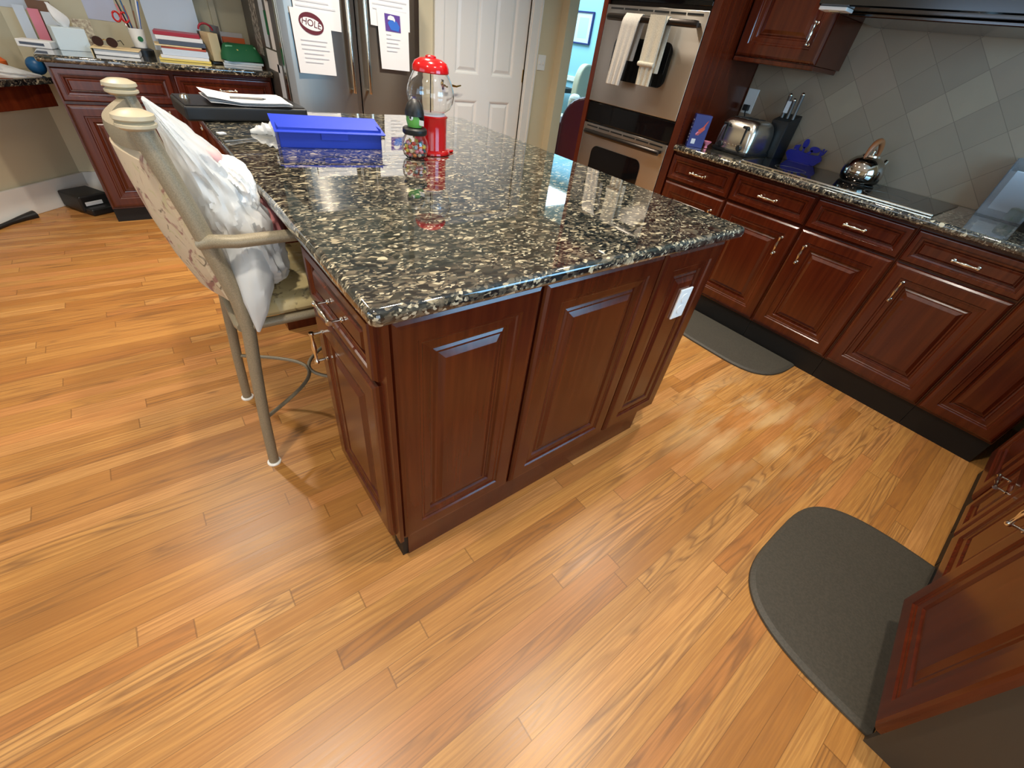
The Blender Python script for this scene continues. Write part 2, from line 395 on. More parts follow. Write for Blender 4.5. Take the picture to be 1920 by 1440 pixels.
# door: six panels, lever handle, hinges, casing
D = MB()
xs = [2.26, 2.384, 2.637, 2.775, 3.02, 3.148]; zs = [.02, .24, .82, 1.013, 1.70, 1.80, 1.97, 2.055]; y0 = 3.915
for a, b in ((0, 1), (2, 3), (4, 5)): D.box(xs[a], xs[b], y0, y0+.035, .02, 2.055)
for a, b in ((1, 2), (3, 4)):
    for c, d in ((0, 1), (2, 3), (4, 5), (6, 7)): D.box(xs[a], xs[b], y0, y0+.035, zs[c], zs[d])
    for c, d in ((1, 2), (3, 4), (5, 6)):
        D.panel(xs[a], xs[b], zs[c], zs[d], y0, [(0, -.02), (.0, 0), (.010, -.003), (.020, -.012), (.028, -.012), (.05, -.004)])
door = struct('door_1', D, 'white')
H = MB().lathe([(.0, 0), (.027, 0), (.027, .008), (.018, .012), (.012, .016), (.010, .05), (.0, .05)], (0, 0, 0), 20, Matrix.Translation((2.315, y0, .925)) @ Matrix.Rotation(PI/2, 4, 'X'))
H.tube([(2.315, y0-.045, .925), (2.34, y0-.05, .925), (2.38, y0-.05, .92), (2.41, y0-.05, .928), (2.425, y0-.045, .93)], [.009, .009, .007, .006, .005])
H.box(2.294, 2.336, y0-.004, y0, .885, .965, .002)
tag(obj('door_handle', H, 'brass', door), 'brass lever handle')
for zz in (.35, 1.04, 1.85): obj('hinge', MB().box(3.140, 3.156, y0-.006, y0, zz-.05, zz+.05), 'brass', door)
struct('trim_2', MB().box(2.165, 2.255, 3.882, 3.9, 0, 2.14, .004).box(3.165, 3.268, 3.882, 3.9, 0, 2.14, .004).box(2.255, 3.165, 3.882, 3.9, 2.07, 2.14, .004).box(3.15, 3.165, 3.89, 3.915, 0, 2.07).box(2.165, 2.185, 3.874, 3.885, 0, 2.14).box(3.25, 3.268, 3.874, 3.885, 0, 2.14), 'white')
sw = thing('light_switch', 'white double light switch plate on beige wall right of the white door', 'light switch', (3.345, 3.9, 1.16))
obj('switch_plate', MB().box(-.05, .05, -.006, 0, -.06, .06, .003), 'plate', sw)
for dx in (-.022, .022): obj('toggle', MB().box(dx-.005, dx+.005, -.016, -.005, -.012, .012, .002), 'plate', sw)

# ------------------------------------------------------------------ cabinets
FULL = [(0, 0), (0, .010), (.004, .016), (.012, .0205), (.020, .021), (.056, .021), (.060, .0165), (.066, .0165), (.070, .014), (.088, .013), (.092, .007), (.098, .006), (.104, .010), (.109, .010), (.124, .0175)]
def prof_for(w, h, std=.124):
    k = min(1, .37*min(w, h)/std); return [(i*k if n > 2 else i, d) for n, (i, d) in enumerate(FULL)]
def add_pull(parent, cx, cz, y, vertical=False, L=.1, name='pull'):
    p = MB(); r = [(.0, -L/2), (.0065, -L/2), (.0075, -L/2+.004), (.0065, -L/2+.008), (.0045, -L/2+.012), (.0042, -L*.22), (.006, -L*.12), (.0075, 0), (.006, L*.12), (.0042, L*.22), (.0045, L/2-.012), (.0065, L/2-.008), (.0075, L/2-.004), (.0065, L/2), (0, L/2)]
    rot = Matrix.Rotation(0 if vertical else PI/2, 4, 'Y')
    p.lathe(r, (0, 0, 0), 12, Matrix.Translation((cx, y-.030, cz)) @ rot)
    for s in (-1, 1):
        d = s*(L/2-.006); a = (cx+(0 if vertical else d), y, cz+(d if vertical else 0))
        p.tube([a, (a[0], y-.004, a[2]), (a[0], y-.006, a[2]), (a[0], y-.03, a[2])], [.0065, .0065, .0035, .0035], 10)
    return obj(name, p, 'chrome', parent)
def front(kind, unit, x0, x1, z0, z1, pull=None, vertical=False, y=-.001):
    o = obj(kind, MB().panel(x0, x1, z0, z1, y, prof_for(x1-x0, z1-z0)), 'cherry', unit)
    if pull: add_pull(o, pull[0], pull[1], y-.019, vertical)
    return o
def base_unit(label, loc, rz, w, depth, zb=.142, ztop=.889, toe=.03, name='base_cabinet', cat='cabinet', group=None):
    u = thing(name, label, cat, loc, rz, group)
    obj('cabinet_body', MB().box(.001, w-.001, 0, depth, zb-.012, ztop), 'cherry', u)
    tk = obj('toe_kick', MB().box(.001, w-.001, toe, depth, 0, zb-.013), 'toe', u)
    return u
XD = 2.722   # carcass front of the right run
edges = [1.738, 1.285, .82, .368, -.09, -.40]
labs = ['cherry base cabinet next to the wall ovens, under the blue carton',
        'cherry base cabinet second from the wall ovens, its door pull at top right',
        'cherry base cabinet under the steel kettle, its door pull at top left',
        'cherry base cabinet right of the one under the steel kettle, pull at top left',
        'blind corner cherry base cabinet without any pull, next to the toe corner']
pulls = [(.39, .645-.05), (.40, .597), (.068, .597), (.082, .60), None]
for i in range(5):
    w = edges[i]-edges[i+1]
    u = base_unit(labs[i], (XD, edges[i], 0), -PI/2, w, WR-XD-.003, toe=.008 if i < 5 else .03, group='base cabinets along the right wall')
    g = .006
    if i < 4:
        front('drawer', u, g, w-g, .728, .872, (w/2, .800))
        front('door', u, g, w-g, .142, .716, pulls[i], True)
    else:
        front('door', u, g, w-g, .142, .872)
wt = MB().slab(2.672, WR-.009, -1.015, 1.736, T-.036, T, (.012,)*4)
solo('worktop', wt, 'granite', 'speckled dark granite worktop along the tiled right wall under the toaster', 'worktop')

# near run (under the sink window), seen almost edge-on
YN = -.425
u = base_unit('cherry drawer base beside the corner with a small horizontal pull', (2.10, YN, 0), PI, .24, .55, toe=.02)
front('drawer', u, .006, .234, .142, .43, (.13, .355)); front('drawer', u, .006, .234, .44, .872)
u = base_unit('plain cherry corner filler cabinet between the two runs at far right', (2.665, YN, 0), PI, .56, .55, toe=.02)
front('panel', u, .05, .5, .142, .872)
u = base_unit('cherry base cabinet above the mat end, left of the door that stands ajar', (1.855, YN, 0), PI, .405, .55, toe=.02)
front('door', u, .006, .40, .142, .872)
u = base_unit('cherry sink base at bottom right above the dark floor mat, door slightly ajar', (1.448, YN-.02, 0), PI, .40, .53, toe=.035)
dr = obj('door', MB().panel(-.46, 0, .135, .88, 0, FULL), 'cherry', u)
dr.location = (.472, -.004, 0); dr.rotation_euler = (0, 0, math.radians(6.8))
add_pull(dr, -.425, .60, -.019, True)
obj('end_panel', MB().box(.402, .418, .02, .53, 0, .889), 'darkpanel', u)['label'] = 'dark grey end panel'
solo('worktop', MB().slab(1.02, 2.668, -1.015, YN+.045, T-.036, T, (.012,)*4), 'granite', 'speckled dark granite worktop over the near sink cabinets at bottom right', 'worktop')

# tall oven cabinet
tc = thing('oven_cabinet', 'tall cherry cabinet housing the steel double wall oven', 'cabinet', (2.72, 2.602, 0), -PI/2)
W = 2.602-1.740
obj('side_panel', MB().box(0, .02, 0, .607, 0, 2.3).box(-.0, .04, -.02, 0, 0, 2.3), 'cherry', tc)
obj('side_panel', MB().box(W-.02, W, 0, .607, 0, 2.3).box(W-.05, W, -.02, 0, 0, 2.3), 'cherry', tc)
obj('cabinet_body', MB().box(.021, W-.021, 0, .606, .0, .30), 'cherry', tc)
obj('upper_body', MB().box(.021, W-.021, 0, .606, 1.80, 2.3), 'cherry', tc)
front('drawer', tc, .045, W-.055, .12, .29, (W/2, .2)); front('door', tc, .045, W-.055, 1.82, 2.28, None)
ov = thing('wall_oven', 'stainless steel double wall oven with dark handles in cherry cabinet', 'oven', (2.72, 2.56, 0), -PI/2)
OW = .768
obj('oven_body', MB().box(.004, OW-.004, .002, .55, .31, 1.79), 'darkmetal', ov)
def oven_door(z0, z1, wz0, wz1, hz, wx=(.128, .60)):
    d = obj('oven_door', MB().box(.002, OW-.002, -.022, .0, z0, z1, .003), 'steel', ov)
    R_ = .05; poly = []
    for cx, cz, a0 in ((wx[1]-R_, wz1-R_, 0), (wx[0]+R_, wz1-R_, PI/2), (wx[0]+R_, wz0+R_, PI), (wx[1]-R_, wz0+R_, 1.5*PI)):
        for k in range(7): a = a0+k/6*PI/2; poly.append((cx+R_*math.cos(a), cz+R_*math.sin(a)))
    obj('oven_window', MB().prism(poly, 0, .003, Matrix.Translation((0, -.022, 0)) @ Matrix.Rotation(PI/2, 4, 'X')), 'blackglass', d)
    v = MB()
    for k in range(6): v.box(.035+k*.118, .035+k*.118+.106, -.0235, -.02, z1-.022, z1-.013)
    obj('vent_slots', v, 'black', d)
    h = MB(); h.tube([(.075, -.075, hz), (.10, -.080, hz), (OW/2, -.082, hz), (OW-.04, -.080, hz), (OW-.02, -.075, hz)], [.016, .0175, .0175, .0175, .016], 14)
    for hx in (.105, OW-.05): h.box(hx-.012, hx+.012, -.075, -.02, hz-.010, hz+.010, .003)
    obj('oven_handle', h, 'darkmetal', d)
oven_door(1.036, 1.556, 1.18, 1.405, 1.493); oven_door(.325, .902, .46, .772, .855)
obj('control_panel', MB().box(.002, OW-.002, -.014, 0, .912, 1.028, .003), 'blackglass', ov)
obj('control_panel', MB().box(.002, OW-.002, -.018, 0, 1.575, 1.78, .003).box(.002, OW-.002, -.03, -.018, 1.595, 1.615), 'blackglass', ov)

# towels over the upper oven handle
def towel(name, label, yc, w, zl, zb, m, skew, fold=False):
    x = 2.638; o = MB(); N = 14
    def sheet(side, zend, wob, off):
        rows = []
        for i in range(19):
            t = i/18; z = 1.513 - t*(1.513-zend); row = []
            for j in range(N+1):
                s = j/N-.5
                yy = yc - skew*t*(1 if side < 0 else .4) + s*w*(1-.12*t) 
                xx = x + side*(.0235+.004*math.sin(j*1.3+wob)*t*1.6+ off*t)
                if i == 0: xx = x
                elif i == 1: xx = x+side*.016; 
                row.append((xx, yy, z - (.000 if i else -.001)))
            rows.append(row)
        return rows
    f = sheet(-1, zl, 0, .0); bk = sheet(1, zb, 2, -.004)
    for rows, s in ((f, -1), (bk, 1)):
        a = [r for r in rows]; b = [[(p[0]+s*.006, p[1], p[2]+.002) for p in r] for r in rows]
        V = []; 
        rings = [ra + rb[::-1] for ra, rb in zip(a, b)]
        o.loft(rings, True, True, True)
    if fold:
        rows = []
        for i in range(11):
            t = i/10; z = 1.516-t*(1.516-1.285)
            rows.append([(2.601-.004*math.sin(j*.9)*t, yc-skew*t*.6+(j/N-.5)*w*.98, z) for j in range(N+1)] + [(2.610-.004*math.sin(j*.9)*t, yc-skew*t*.6+(j/N-.5)*w*.98, z) for j in range(N, -1, -1)])
        o.loft(rows, True, True, True)
        o.tube([(2.600, yc-skew*.6+s*w*.5, 1.287) for s in (-1, -.5, 0, .5, 1)], .012, 10)
    return solo(name, o, m, label, 'towel', 'towels over the oven handle')
towel('dish_towel', 'creased grey-white dish towel hanging left on the upper oven handle', 2.262, .13, 1.155, 1.29, 'towel2', -.04)
towel('dish_towel', 'neatly folded oatmeal dish towel hanging right on the upper oven handle', 2.058, .118, 1.18, 1.25, 'towel', -.0, True)

# upper wall cabinet and range hood
uc = thing('wall_cabinet', 'cherry wall cabinet left of the range hood above the toaster', 'cabinet', (2.99, 1.728, 0), -PI/2)
UW = 1.728-1.252
obj('cabinet_body', MB().box(0, UW, 0, WR-2.99-.001, 1.395, 2.25).box(.002, UW-.002, -.012, .3, 1.372, 1.394, .004), 'cherry', uc)
front('door', uc, .004, UW-.004, 1.398, 2.24, (UW-.075, 1.52), True)
hd = thing('range_hood', 'stainless steel range hood with polished underside above the cooktop', 'hood', (0, 0, 0))
hb = MB().loft([[(2.72, 1.245, 1.605), (2.72, .30, 1.605), (WR-.009, .30, 1.605), (WR-.009, 1.245, 1.605)], [(2.71, 1.245, 1.61), (2.71, .30, 1.61), (WR-.009, .30, 1.61), (WR-.009, 1.245, 1.61)], [(2.71, 1.24, 1.72), (2.71, .305, 1.72), (WR-.009, .305, 1.72), (WR-.009, 1.24, 1.72)], [(3.05, 1.0, 2.0), (3.05, .55, 2.0), (WR-.009, .55, 2.0), (WR-.009, 1.0, 2.0)]], smooth=False)
hb.box(3.06, WR-.009, .56, .99, 1.99, CEIL)
obj('hood_shell', hb, mat('smoked_hood_steel', lin(92, 96, 102), .16, 1), hd)
obj('hood_lip', MB().box(2.72, 2.80, 1.12, 1.243, 1.590, 1.604, .003), 'white', hd)['label'] = 'pale corner piece of the hood rim'
lb = MB()
for k in range(3): lb.box(2.735+.02*k, 2.748+.02*k, 1.155, 1.20, 1.586, 1.5895)
obj('hood_buttons', lb, 'chrome', hd)
obj('filter_panel', MB().box(2.88, 3.28, .38, 1.17, 1.588, 1.604, .004), mat('dark_polished_steel', lin(112, 112, 116), .12, 1), hd)

# ------------------------------------------------------------------ cooktop and things on the right worktop
ck = thing('cooktop', 'black glass cooktop with steel front trim set in the right worktop', 'cooktop', (0, 0, 0))
obj('glass_top', MB().box(2.752, 3.268, .36, 1.312, T+.0005, T+.006, .001), 'blackglass', ck)
obj('front_trim', MB().box(2.738, 2.751, .36, 1.312, T+.0005, T+.010, .003, 3), 'chrome', ck)
for cx, cy, r in ((2.92, .60, .10), (2.92, 1.10, .08), (3.14, .80, .10)):
    obj('burner_ring', MB().lathe([(r, 0), (r, .0004), (r+.004, .0004), (r+.004, 0)], (cx, cy, T+.0062), 40, None, False), 'mesh', ck)

ts = thing('toaster', 'steel toaster with two levers and black base on the right worktop', 'toaster', (3.035, 1.49, T), math.radians(-93))
# local: front faces -y (towards the room), x to the right of it
B = []
for z, dx, dy, r in ((.022, .118, .125, .02), (.05, .122, .127, .03), (.12, .120, .125, .035), (.160, .112, .118, .04), (.180, .095, .104, .05), (.186, .075, .09, .05)):
    ring = []
    for cx, cy, a0 in ((dx-r, dy-r, 0), (-dx+r, dy-r, PI/2), (-dx+r, -dy+r, PI), (dx-r, -dy+r, 1.5*PI)):
        for k in range(5): a = a0+k/4*PI/2; ring.append((cx+r*math.cos(a), cy+r*math.sin(a), z))
    B.append(ring)
obj('toaster_body', MB().loft(B), mat('satin_toaster_steel', lin(226, 220, 208), .24, 1), ts)
obj('base', MB().box(-.122, .122, -.130, .128, 0, .024, .008), 'black', ts)
obj('top_slots', MB().box(-.075, -.045, -.075, .075, .184, .1885, .002).box(-.028, .0, -.075, .075, .184, .1885, .002).box(.02, .048, -.075, .075, .184, .1885, .002), 'black', ts)
for k, x in enumerate((-.068, .062)):
    obj('lever_slot', MB().box(x-.005, x+.005, -.131, -.118, .06, .15, .001), 'black', ts)
    obj('lever', MB().box(x-.016, x+.016, -.150, -.124, .142, .156, .004), 'black', ts)
    kn = obj('dial', MB().lathe([(0, 0), (.017, 0), (.016, .014), (.012, .018), (0, .018)], (0, 0, 0), 20, Matrix.Translation((x, -.124, .040)) @ Matrix.Rotation(PI/2, 4, 'X')), 'black', ts)
bt = MB()
for x in (-.045, -.02, .01, .03): bt.lathe([(0, 0), (.006, 0), (.006, .004), (0, .004)], (0, 0, 0), 10, Matrix.Translation((x, -.127, .045)) @ Matrix.Rotation(PI/2, 4, 'X'))
obj('buttons', bt, 'chrome', ts)

kb = MB().box(-.065, .065, -.05, .05, 0, .20, .006)
kbo = thing('knife_block', 'black knife block behind the toaster against the tiles', 'knife block', (3.235, 1.375, T))
obj('block', MB().box(-.075, .075, -.052, .052, 0, .19, .006), 'black', kbo)
obj('sloped_top', MB().prism([(-.075, .185), (.075, .185), (.075, .235), (-.075, .20)], -.050, .050, Matrix.Rotation(PI/2, 4, 'X')), 'black', kbo)
for k, (dy, h, lb) in enumerate(((.062, .115, 'steel kitchen knife leftmost in the black block'), (.028, .095, 'shorter steel kitchen knife in the middle of the black block'), (-.006, .128, 'tallest steel kitchen knife, rightmost in the black block'))):
    kn = MB().tube([(3.225, 1.345+dy, T+.205), (3.222, 1.345+dy, T+.21+h*.3), (3.218, 1.345+dy, T+.21+h*.7), (3.214, 1.345+dy, T+.21+h)], [.010, .0085, .0095, .012], 10)
    t_ = thing('kitchen_knife', lb, 'knife', (3.225, 1.345+dy, T+.2), 0, 'knives in the black block')
    obj('handle', kn, 'mesh', t_, True)
    obj('end_cap', MB().ball((3.213, 1.345+dy, T+.212+h), .0115, 2), 'chrome', t_, True)
solo('knife_tag', MB().box(3.195, 3.198, 1.378, 1.402, T+.24, T+.30), 'paper', 'small white card stuck between the knife handles', 'card')

cb = thing('carton', 'upright navy blue carton with red picture beside the toaster', 'box', (2.782, 1.667, T), math.radians(-48))
obj('box', MB().box(-.048, .048, -.03, .03, 0, .172, .002), 'navy', cb)
obj('red_picture', MB().prism([(-.018, .062), (.004, .072), (.026, .10), (.022, .112), (.034, .148), (.026, .14), (.012, .112), (-.012, .092), (-.006, .085)], 0, .0008, Matrix.Translation((.002, -.0302, 0)) @ Matrix.Rotation(PI/2, 4, 'X')), 'rust', cb)
obj('red_picture', MB().prism([(-.03, .06), (-.01, .055), (.0, .075), (-.02, .075)], 0, .0008, Matrix.Translation((.01, -.0302, .01)) @ Matrix.Rotation(PI/2, 4, 'X')), 'pink', cb)
mk = MB()
for zz, h in ((.138, .006), (.12, .003), (.098, .006), (.078, .003), (.062, .006), (.045, .005), (.028, .005)): mk.box(-.0486, -.048, -.018, .012, zz, zz+h)
obj('printed_lines', mk, 'paper2', cb)
obj('price_label', MB().box(-.03, -.006, -.0306, -.03, .018, .045), 'ink', cb)
pk = MB().lathe([(.006, 0), (.012, .004), (.008, .014), (.010, .020), (.024, .034), (.026, .040), (.022, .040), (.009, .023), (.0, .020)], (2.838, 1.615, T), 20)
solo('egg_cup', pk, 'pink', 'tiny pink cup between the blue carton and the toaster', 'cup')

rk = thing('utensil_rack', 'cobalt blue bowl shaped utensil rack leaning against the tiles', 'rack', (3.285, 1.197, T))
def ell(cx, cz, rx, rz, n=28): return [(cx+rx*math.cos(2*PI*k/n), cz+rz*math.sin(2*PI*k/n)) for k in range(n)]
fr = Matrix.Rotation(-PI/2, 4, 'Z') @ Matrix.Rotation(PI/2, 4, 'X')
def flat(poly, d=.008, off=0): return MB().prism(poly, 0, d, Matrix.Translation((off, 0, 0)) @ fr)
obj('bowl', flat([(-.105, .055), (-.11, .04), (-.085, .008), (-.04, 0), (.04, 0), (.085, .008), (.11, .04), (.105, .055), (.09, .064), (.03, .058), (-.03, .066), (-.09, .064)], .012), 'cobalt', rk)
obj('spoon_cutout', flat(ell(-.02, .108, .016, .026), .008).prism([(-.024, .06), (-.012, .06), (-.014, .09), (-.024, .09)], 0, .008, fr), 'cobalt', rk)
obj('spatula_cutout', flat([(-.075, .09), (-.045, .098), (-.05, .075), (-.035, .06), (-.05, .055), (-.062, .07), (-.078, .066)], .008), 'cobalt', rk)
obj('ladle_cutout', flat(ell(.045, .088, .03, .016), .008).prism([(.0, .055), (.03, .06), (.04, .08), (.03, .085)], 0, .008, fr), 'cobalt', rk)
obj('fork_cutout', flat([(.075, .055), (.09, .058), (.105, .075), (.112, .10), (.105, .098), (.098, .08), (.096, .104), (.089, .102), (.09, .082), (.082, .096), (.076, .09), (.082, .072)], .008), 'cobalt', rk)
obj('foot', MB().box(-.045, .0, -.07, .07, .0, .008, .002), 'cobalt', rk)

kt = thing('kettle', 'round polished steel kettle with wooden handle on the cooktop', 'kettle', (3.125, .812, T+.0072))
obj('kettle_body', MB().lathe([(.0, 0), (.082, 0), (.092, .008), (.100, .035), (.099, .06), (.088, .092), (.066, .116), (.046, .126), (0, .127)], (0, 0, 0), 36), mat('polished_kettle_steel', lin(190, 182, 170), .08, 1), kt)
obj('lid', MB().lathe([(.046, .126), (.044, .134), (.02, .140), (.008, .142), (.008, .15), (.012, .156), (0, .160)], (0, 0, 0), 24), 'chrome', kt)
obj('spout', MB().tube([(.078, -.03, .07), (.105, -.045, .095), (.118, -.05, .112)], [.02, .014, .012], 14), 'chrome', kt)
hp = [(.058*math.cos(a), -.012*math.cos(a), .112+.088*math.sin(a)) for a in [PI*k/10 for k in range(11)]]
obj('handle', MB().tube(hp, [.007, .009, .012, .014, .0145, .0145, .0145, .014, .012, .009, .007], 12), 'copper', kt)
for s in (-1, 1): obj('handle_bracket', MB().box(s*.058-.006, s*.058+.006, -s*.012-.009, -s*.012+.009, .098, .122, .002), 'darkmetal', kt)

# acrylic bin and canister at the right end
ab = thing('acrylic_bin', 'clear acrylic bin holding a white card at far right of the worktop', 'bin', (3.24, .19, T))
obj('bin', MB().box(-.055, .06, -.09, .088, 0, .006).box(-.055, -.051, -.09, .088, .006, .20).box(.056, .06, -.09, .088, .006, .25).box(-.051, .056, .084, .088, .006, .25).box(-.051, .056, -.09, -.086, .006, .25), 'clear', ab)
solo('card', MB().box(3.255, 3.262, .12, .255, T+.03, T+.20, 0), 'paper', 'white card standing inside the clear acrylic bin', 'card')
solo('bottle_cap', MB().lathe([(0, 0), (.03, 0), (.032, .006), (.03, .05), (.02, .055), (0, .055)], (3.22, .145, T+.0065), 20), mat('sage_green_plastic', lin(70, 112, 78), .5), 'sage green pot inside the clear acrylic bin', 'pot')
cn = thing('canister', 'black canister at the right edge beyond the cooktop', 'canister', (3.06, .035, T))
obj('canister_body', MB().lathe([(0, 0), (.062, 0), (.064, .004), (.064, .12), (.06, .124), (0, .124)], (0, 0, 0), 28), 'black', cn)
obj('lid', MB().lathe([(.064, .124), (.066, .126), (.066, .14), (.05, .146), (.012, .148), (.012, .16), (0, .162)], (0, 0, 0), 28), 'darkmetal', cn)
wo = thing('outlet', 'white power outlet with black plug on the tiles behind the toaster', 'outlet', (WR-.008, 1.695, 1.175))
obj('outlet_plate', MB().box(-.006, 0, -.037, .037, -.06, .075, .002), 'plate', wo)
obj('plug', MB().box(-.035, -.006, -.018, .018, -.045, -.012, .004), 'black', wo)
pc = MB().tube([(WR-.035, 1.69, 1.13), (WR-.045, 1.67, 1.09), (WR-.03, 1.62, 1.05), (WR-.03, 1.58, 1.075), (WR-.03, 1.55, 1.04), (3.22, 1.53, .99), (3.19, 1.52, .94)], .004, 8)
solo('power_cord', pc, 'black', 'black power cord from the outlet down behind the toaster', 'cord')

# ------------------------------------------------------------------ island
isl = thing('kitchen_island', 'cherry kitchen island with raised panels in the middle of the floor', 'kitchen island', (.252, .662, 0))
IW = 1.483-.252; zt = .888
L_ = 2.36-.662
obj('island_body', MB().box(.40, IW-.02, .002, L_, .11, zt).box(.004, .399, .002, .42, .11, zt).box(.07, .399, 1.43, L_, .0, zt), 'cherry', isl)
obj('toe_kick', MB().box(.03, IW-.09, -.008, .40, 0, .109).box(.40, IW-.09, .40, L_-.05, 0, .109), 'cherry', isl)
obj('toe_block', MB().box(.012, .03, -.004, .05, 0, .108), 'toe', isl)['label'] = 'black corner block of the toe kick'
obj('corner_post', MB().box(0, .012, -.021, .03, .11, zt), 'cherry', isl)
for x0, x1 in ((.016, .402), (.412, .888), (.900, IW)):
    obj('panel', MB().panel(x0, x1, .112, .876, 0, FULL), 'cherry', isl)
op = obj('outlet_plate', MB().box(1.093-.036, 1.093+.036, -.0245, -.0175, .667-.058, .667+.058, .003), 'plate', isl)
op['label'] = 'white outlet plate on the right end panel'
for dz in (-.022, .022):
    obj('receptacle', MB().lathe([(0, 0), (.017, 0), (.017, .002), (0, .002)], (0, 0, 0), 20, Matrix.Translation((1.093, -.0245, .667+dz)) @ Matrix.Rotation(PI/2, 4, 'X')), 'plate', op)
# drawer and door on the short left face (they face -x)
def side_front(kind, y0, y1, z0, z1, pull, vertical, tilt=0):
    o = obj(kind, MB().panel(-y1, -y0, z0, z1, 0, prof_for(y1-y0, z1-z0)), 'cherry', isl)
    o.rotation_euler = (0, 0, -PI/2); 
    # local panel x -> island -y ; so panel x = -(y)
    o.location = (.004, 0, 0)
    add_pull(o, pull[0], pull[1], -.019, vertical)
    return o
side_front('drawer', .012, .415, .718, .868, (-.21, .79), False)
side_front('door', .012, .415, .112, .706, (-.36, .60), True)
solo('island_worktop', MB().slab(.22, 1.523, .611, 2.43, T-.037, T, (.02, .02, .06, .03), .014), 'granite', 'large speckled dark granite worktop on the cherry island', 'worktop')

# gumball machine
gm = thing('gumball_machine', 'red gumball machine with empty glass globe on the island worktop', 'gumball machine', (.905, 1.648, T), math.radians(25))
obj('base', MB().lathe([(0, 0), (.070, 0), (.074, .003), (.074, .009), (.068, .015), (.062, .017), (0, .017)], (0, 0, 0), 32).box(-.03, .088, -.05, .05, .0, .009, .004), 'red', gm)
obj('body', MB().lathe([(0, .016), (.061, .016), (.060, .07), (.061, .120), (.064, .125), (.060, .128), (0, .128)], (0, 0, 0), 36), 'red', gm)
go = [(.046, .134), (.052, .138), (.070, .150), (.082, .170), (.086, .190), (.083, .210), (.074, .233), (.064, .252), (.058, .262)]
gi = [(r-.0025, z) for r, z in go[::-1]]
obj('globe', MB().lathe(go+gi, (0, 0, 0), 40, None, False), 'glass', gm)
obj('collar', MB().lathe([(.0, .128), (.052, .128), (.053, .133), (.045, .136), (0, .136)], (0, 0, 0), 32), 'plate', gm)
obj('rod', MB().tube([(0, 0, .136), (0, 0, .264)], .0022, 8), 'darkmetal', gm)
obj('cap', MB().lathe([(0, .256), (.062, .256), (.065, .259), (.064, .272), (.056, .286), (.038, .295), (.019, .298), (.019, .302), (.013, .305), (0, .305)], (0, 0, 0), 36), 'red', gm)
obj('coin_knob', MB().tube([(.060, 0, .085), (.070, 0, .085)], .004, 8), 'darkmetal', gm)

# candy jar with a green topper
cj = thing('candy_jar', 'small round candy jar with green toy topper beside the gumball machine', 'candy jar', (.800, 1.572, T), math.radians(-60))
jo = [(.0, .001), (.030, .001), (.042, .012), (.048, .032), (.046, .055), (.036, .074), (.034, .078)]
obj('jar', MB().lathe(jo+[(r-.002 if r > .003 else 0, z+.002 if z < .01 else z) for r, z in jo[::-1]], (0, 0, 0), 32, None, False), 'glass', cj)
obj('lid', MB().lathe([(0, .078), (.040, .078), (.043, .083), (.043, .094), (.038, .099), (0, .099)], (0, 0, 0), 28), 'black', cj)
tp = obj('green_topper', MB().lathe([(0, .099), (.024, .101), (.029, .118), (.029, .145), (.024, .162), (0, .168)], (0, 0, 0), 24), 'lime', cj)
hr = MB()
rings = []
for i in range(9):
    a = i/8*PI*.5; z = .135+.05*math.sin(a); r = .033*math.cos(a)+.0005
    rings.append([(r*math.cos(2*PI*k/28), r*math.sin(2*PI*k/28), z) for k in range(28)])
low = [(.033*math.cos(2*PI*k/28), .033*math.sin(2*PI*k/28), (.118 if math.cos(2*PI*k/28-PI*.5) > -.2 else .146+.006*(k % 2))) for k in range(28)]
obj('black_hair', MB().loft([low]+rings), 'black', cj)
obj('eye', MB().ball((.004, -.028, .132), .0085, 2, (1, .45, 1.2)), 'plate', tp); obj('pupil', MB().ball((.004, -.0325, .132), .004, 2, (1, .4, 1.2)), 'black', tp)
obj('paper_tag', MB().box(.026, .044, -.012, -.0105, .110, .126), 'paper', cj)
sw_ = [('red', (216, 60, 50)), ('orange', (240, 130, 50)), ('yellow', (240, 214, 90)), ('pinks', (240, 140, 150)), ('tealc', (60, 120, 130)), ('cream', (240, 220, 180))]
for n, c in sw_: M['candy_'+n] = mat('candy_'+n, lin(*c), .35)
rr = random.Random(3)
k = 0
for lay, (z, rad, cnt) in enumerate(((.014, .026, 9), (.014, .010, 3), (.027, .033, 11), (.027, .016, 5), (.040, .034, 11), (.040, .017, 5), (.052, .026, 6))):
    for i in range(cnt):
        a = 2*PI*i/cnt+lay*.5
        nm = sw_[rr.randrange(6)][0]
        p = Vector((.800, 1.572, T+z))+Vector((rad*math.cos(a), rad*math.sin(a), rr.uniform(-.001, .001)))
        o = obj('candy', MB().ball(p, .0066, 2, (1.1, .9, 1)), 'candy_'+nm); k += 1
        tag(o, 'small round coloured candy inside the jar with the green topper', 'candy', 'candies in the round jar')

# open blue box
bb = thing('open_box', 'open bright blue carton lying on the island worktop', 'box', (.385, 1.748, T), math.radians(-8))
w_ = .345; d_ = .135
obj('box_base', MB().box(0, w_, 0, d_, 0, .002).box(0, w_, 0, .0015, 0, .062).box(0, w_, d_-.0015, d_, 0, .078).box(0, .0015, 0, d_, 0, .066).box(w_-.0015, w_, 0, d_, 0, .066), 'blue2', bb)
lid = MB().prism([(d_, .078), (-.020, .052), (-.020, .050), (d_, .076)], -.012, w_+.012, Matrix(((0, 0, 1, 0), (1, 0, 0, 0), (0, 1, 0, 0), (0, 0, 0, 1))))
obj('lid', lid, 'blue', bb)
obj('tuck_tab', MB().box(.135, .225, -.0045, -.0025, .028, .056), 'blue', bb)
obj('side_flap', MB().box(-.014, -.012, .01, .06, .03, .058, .0005), 'plate', bb)['label'] = 'white side flap'
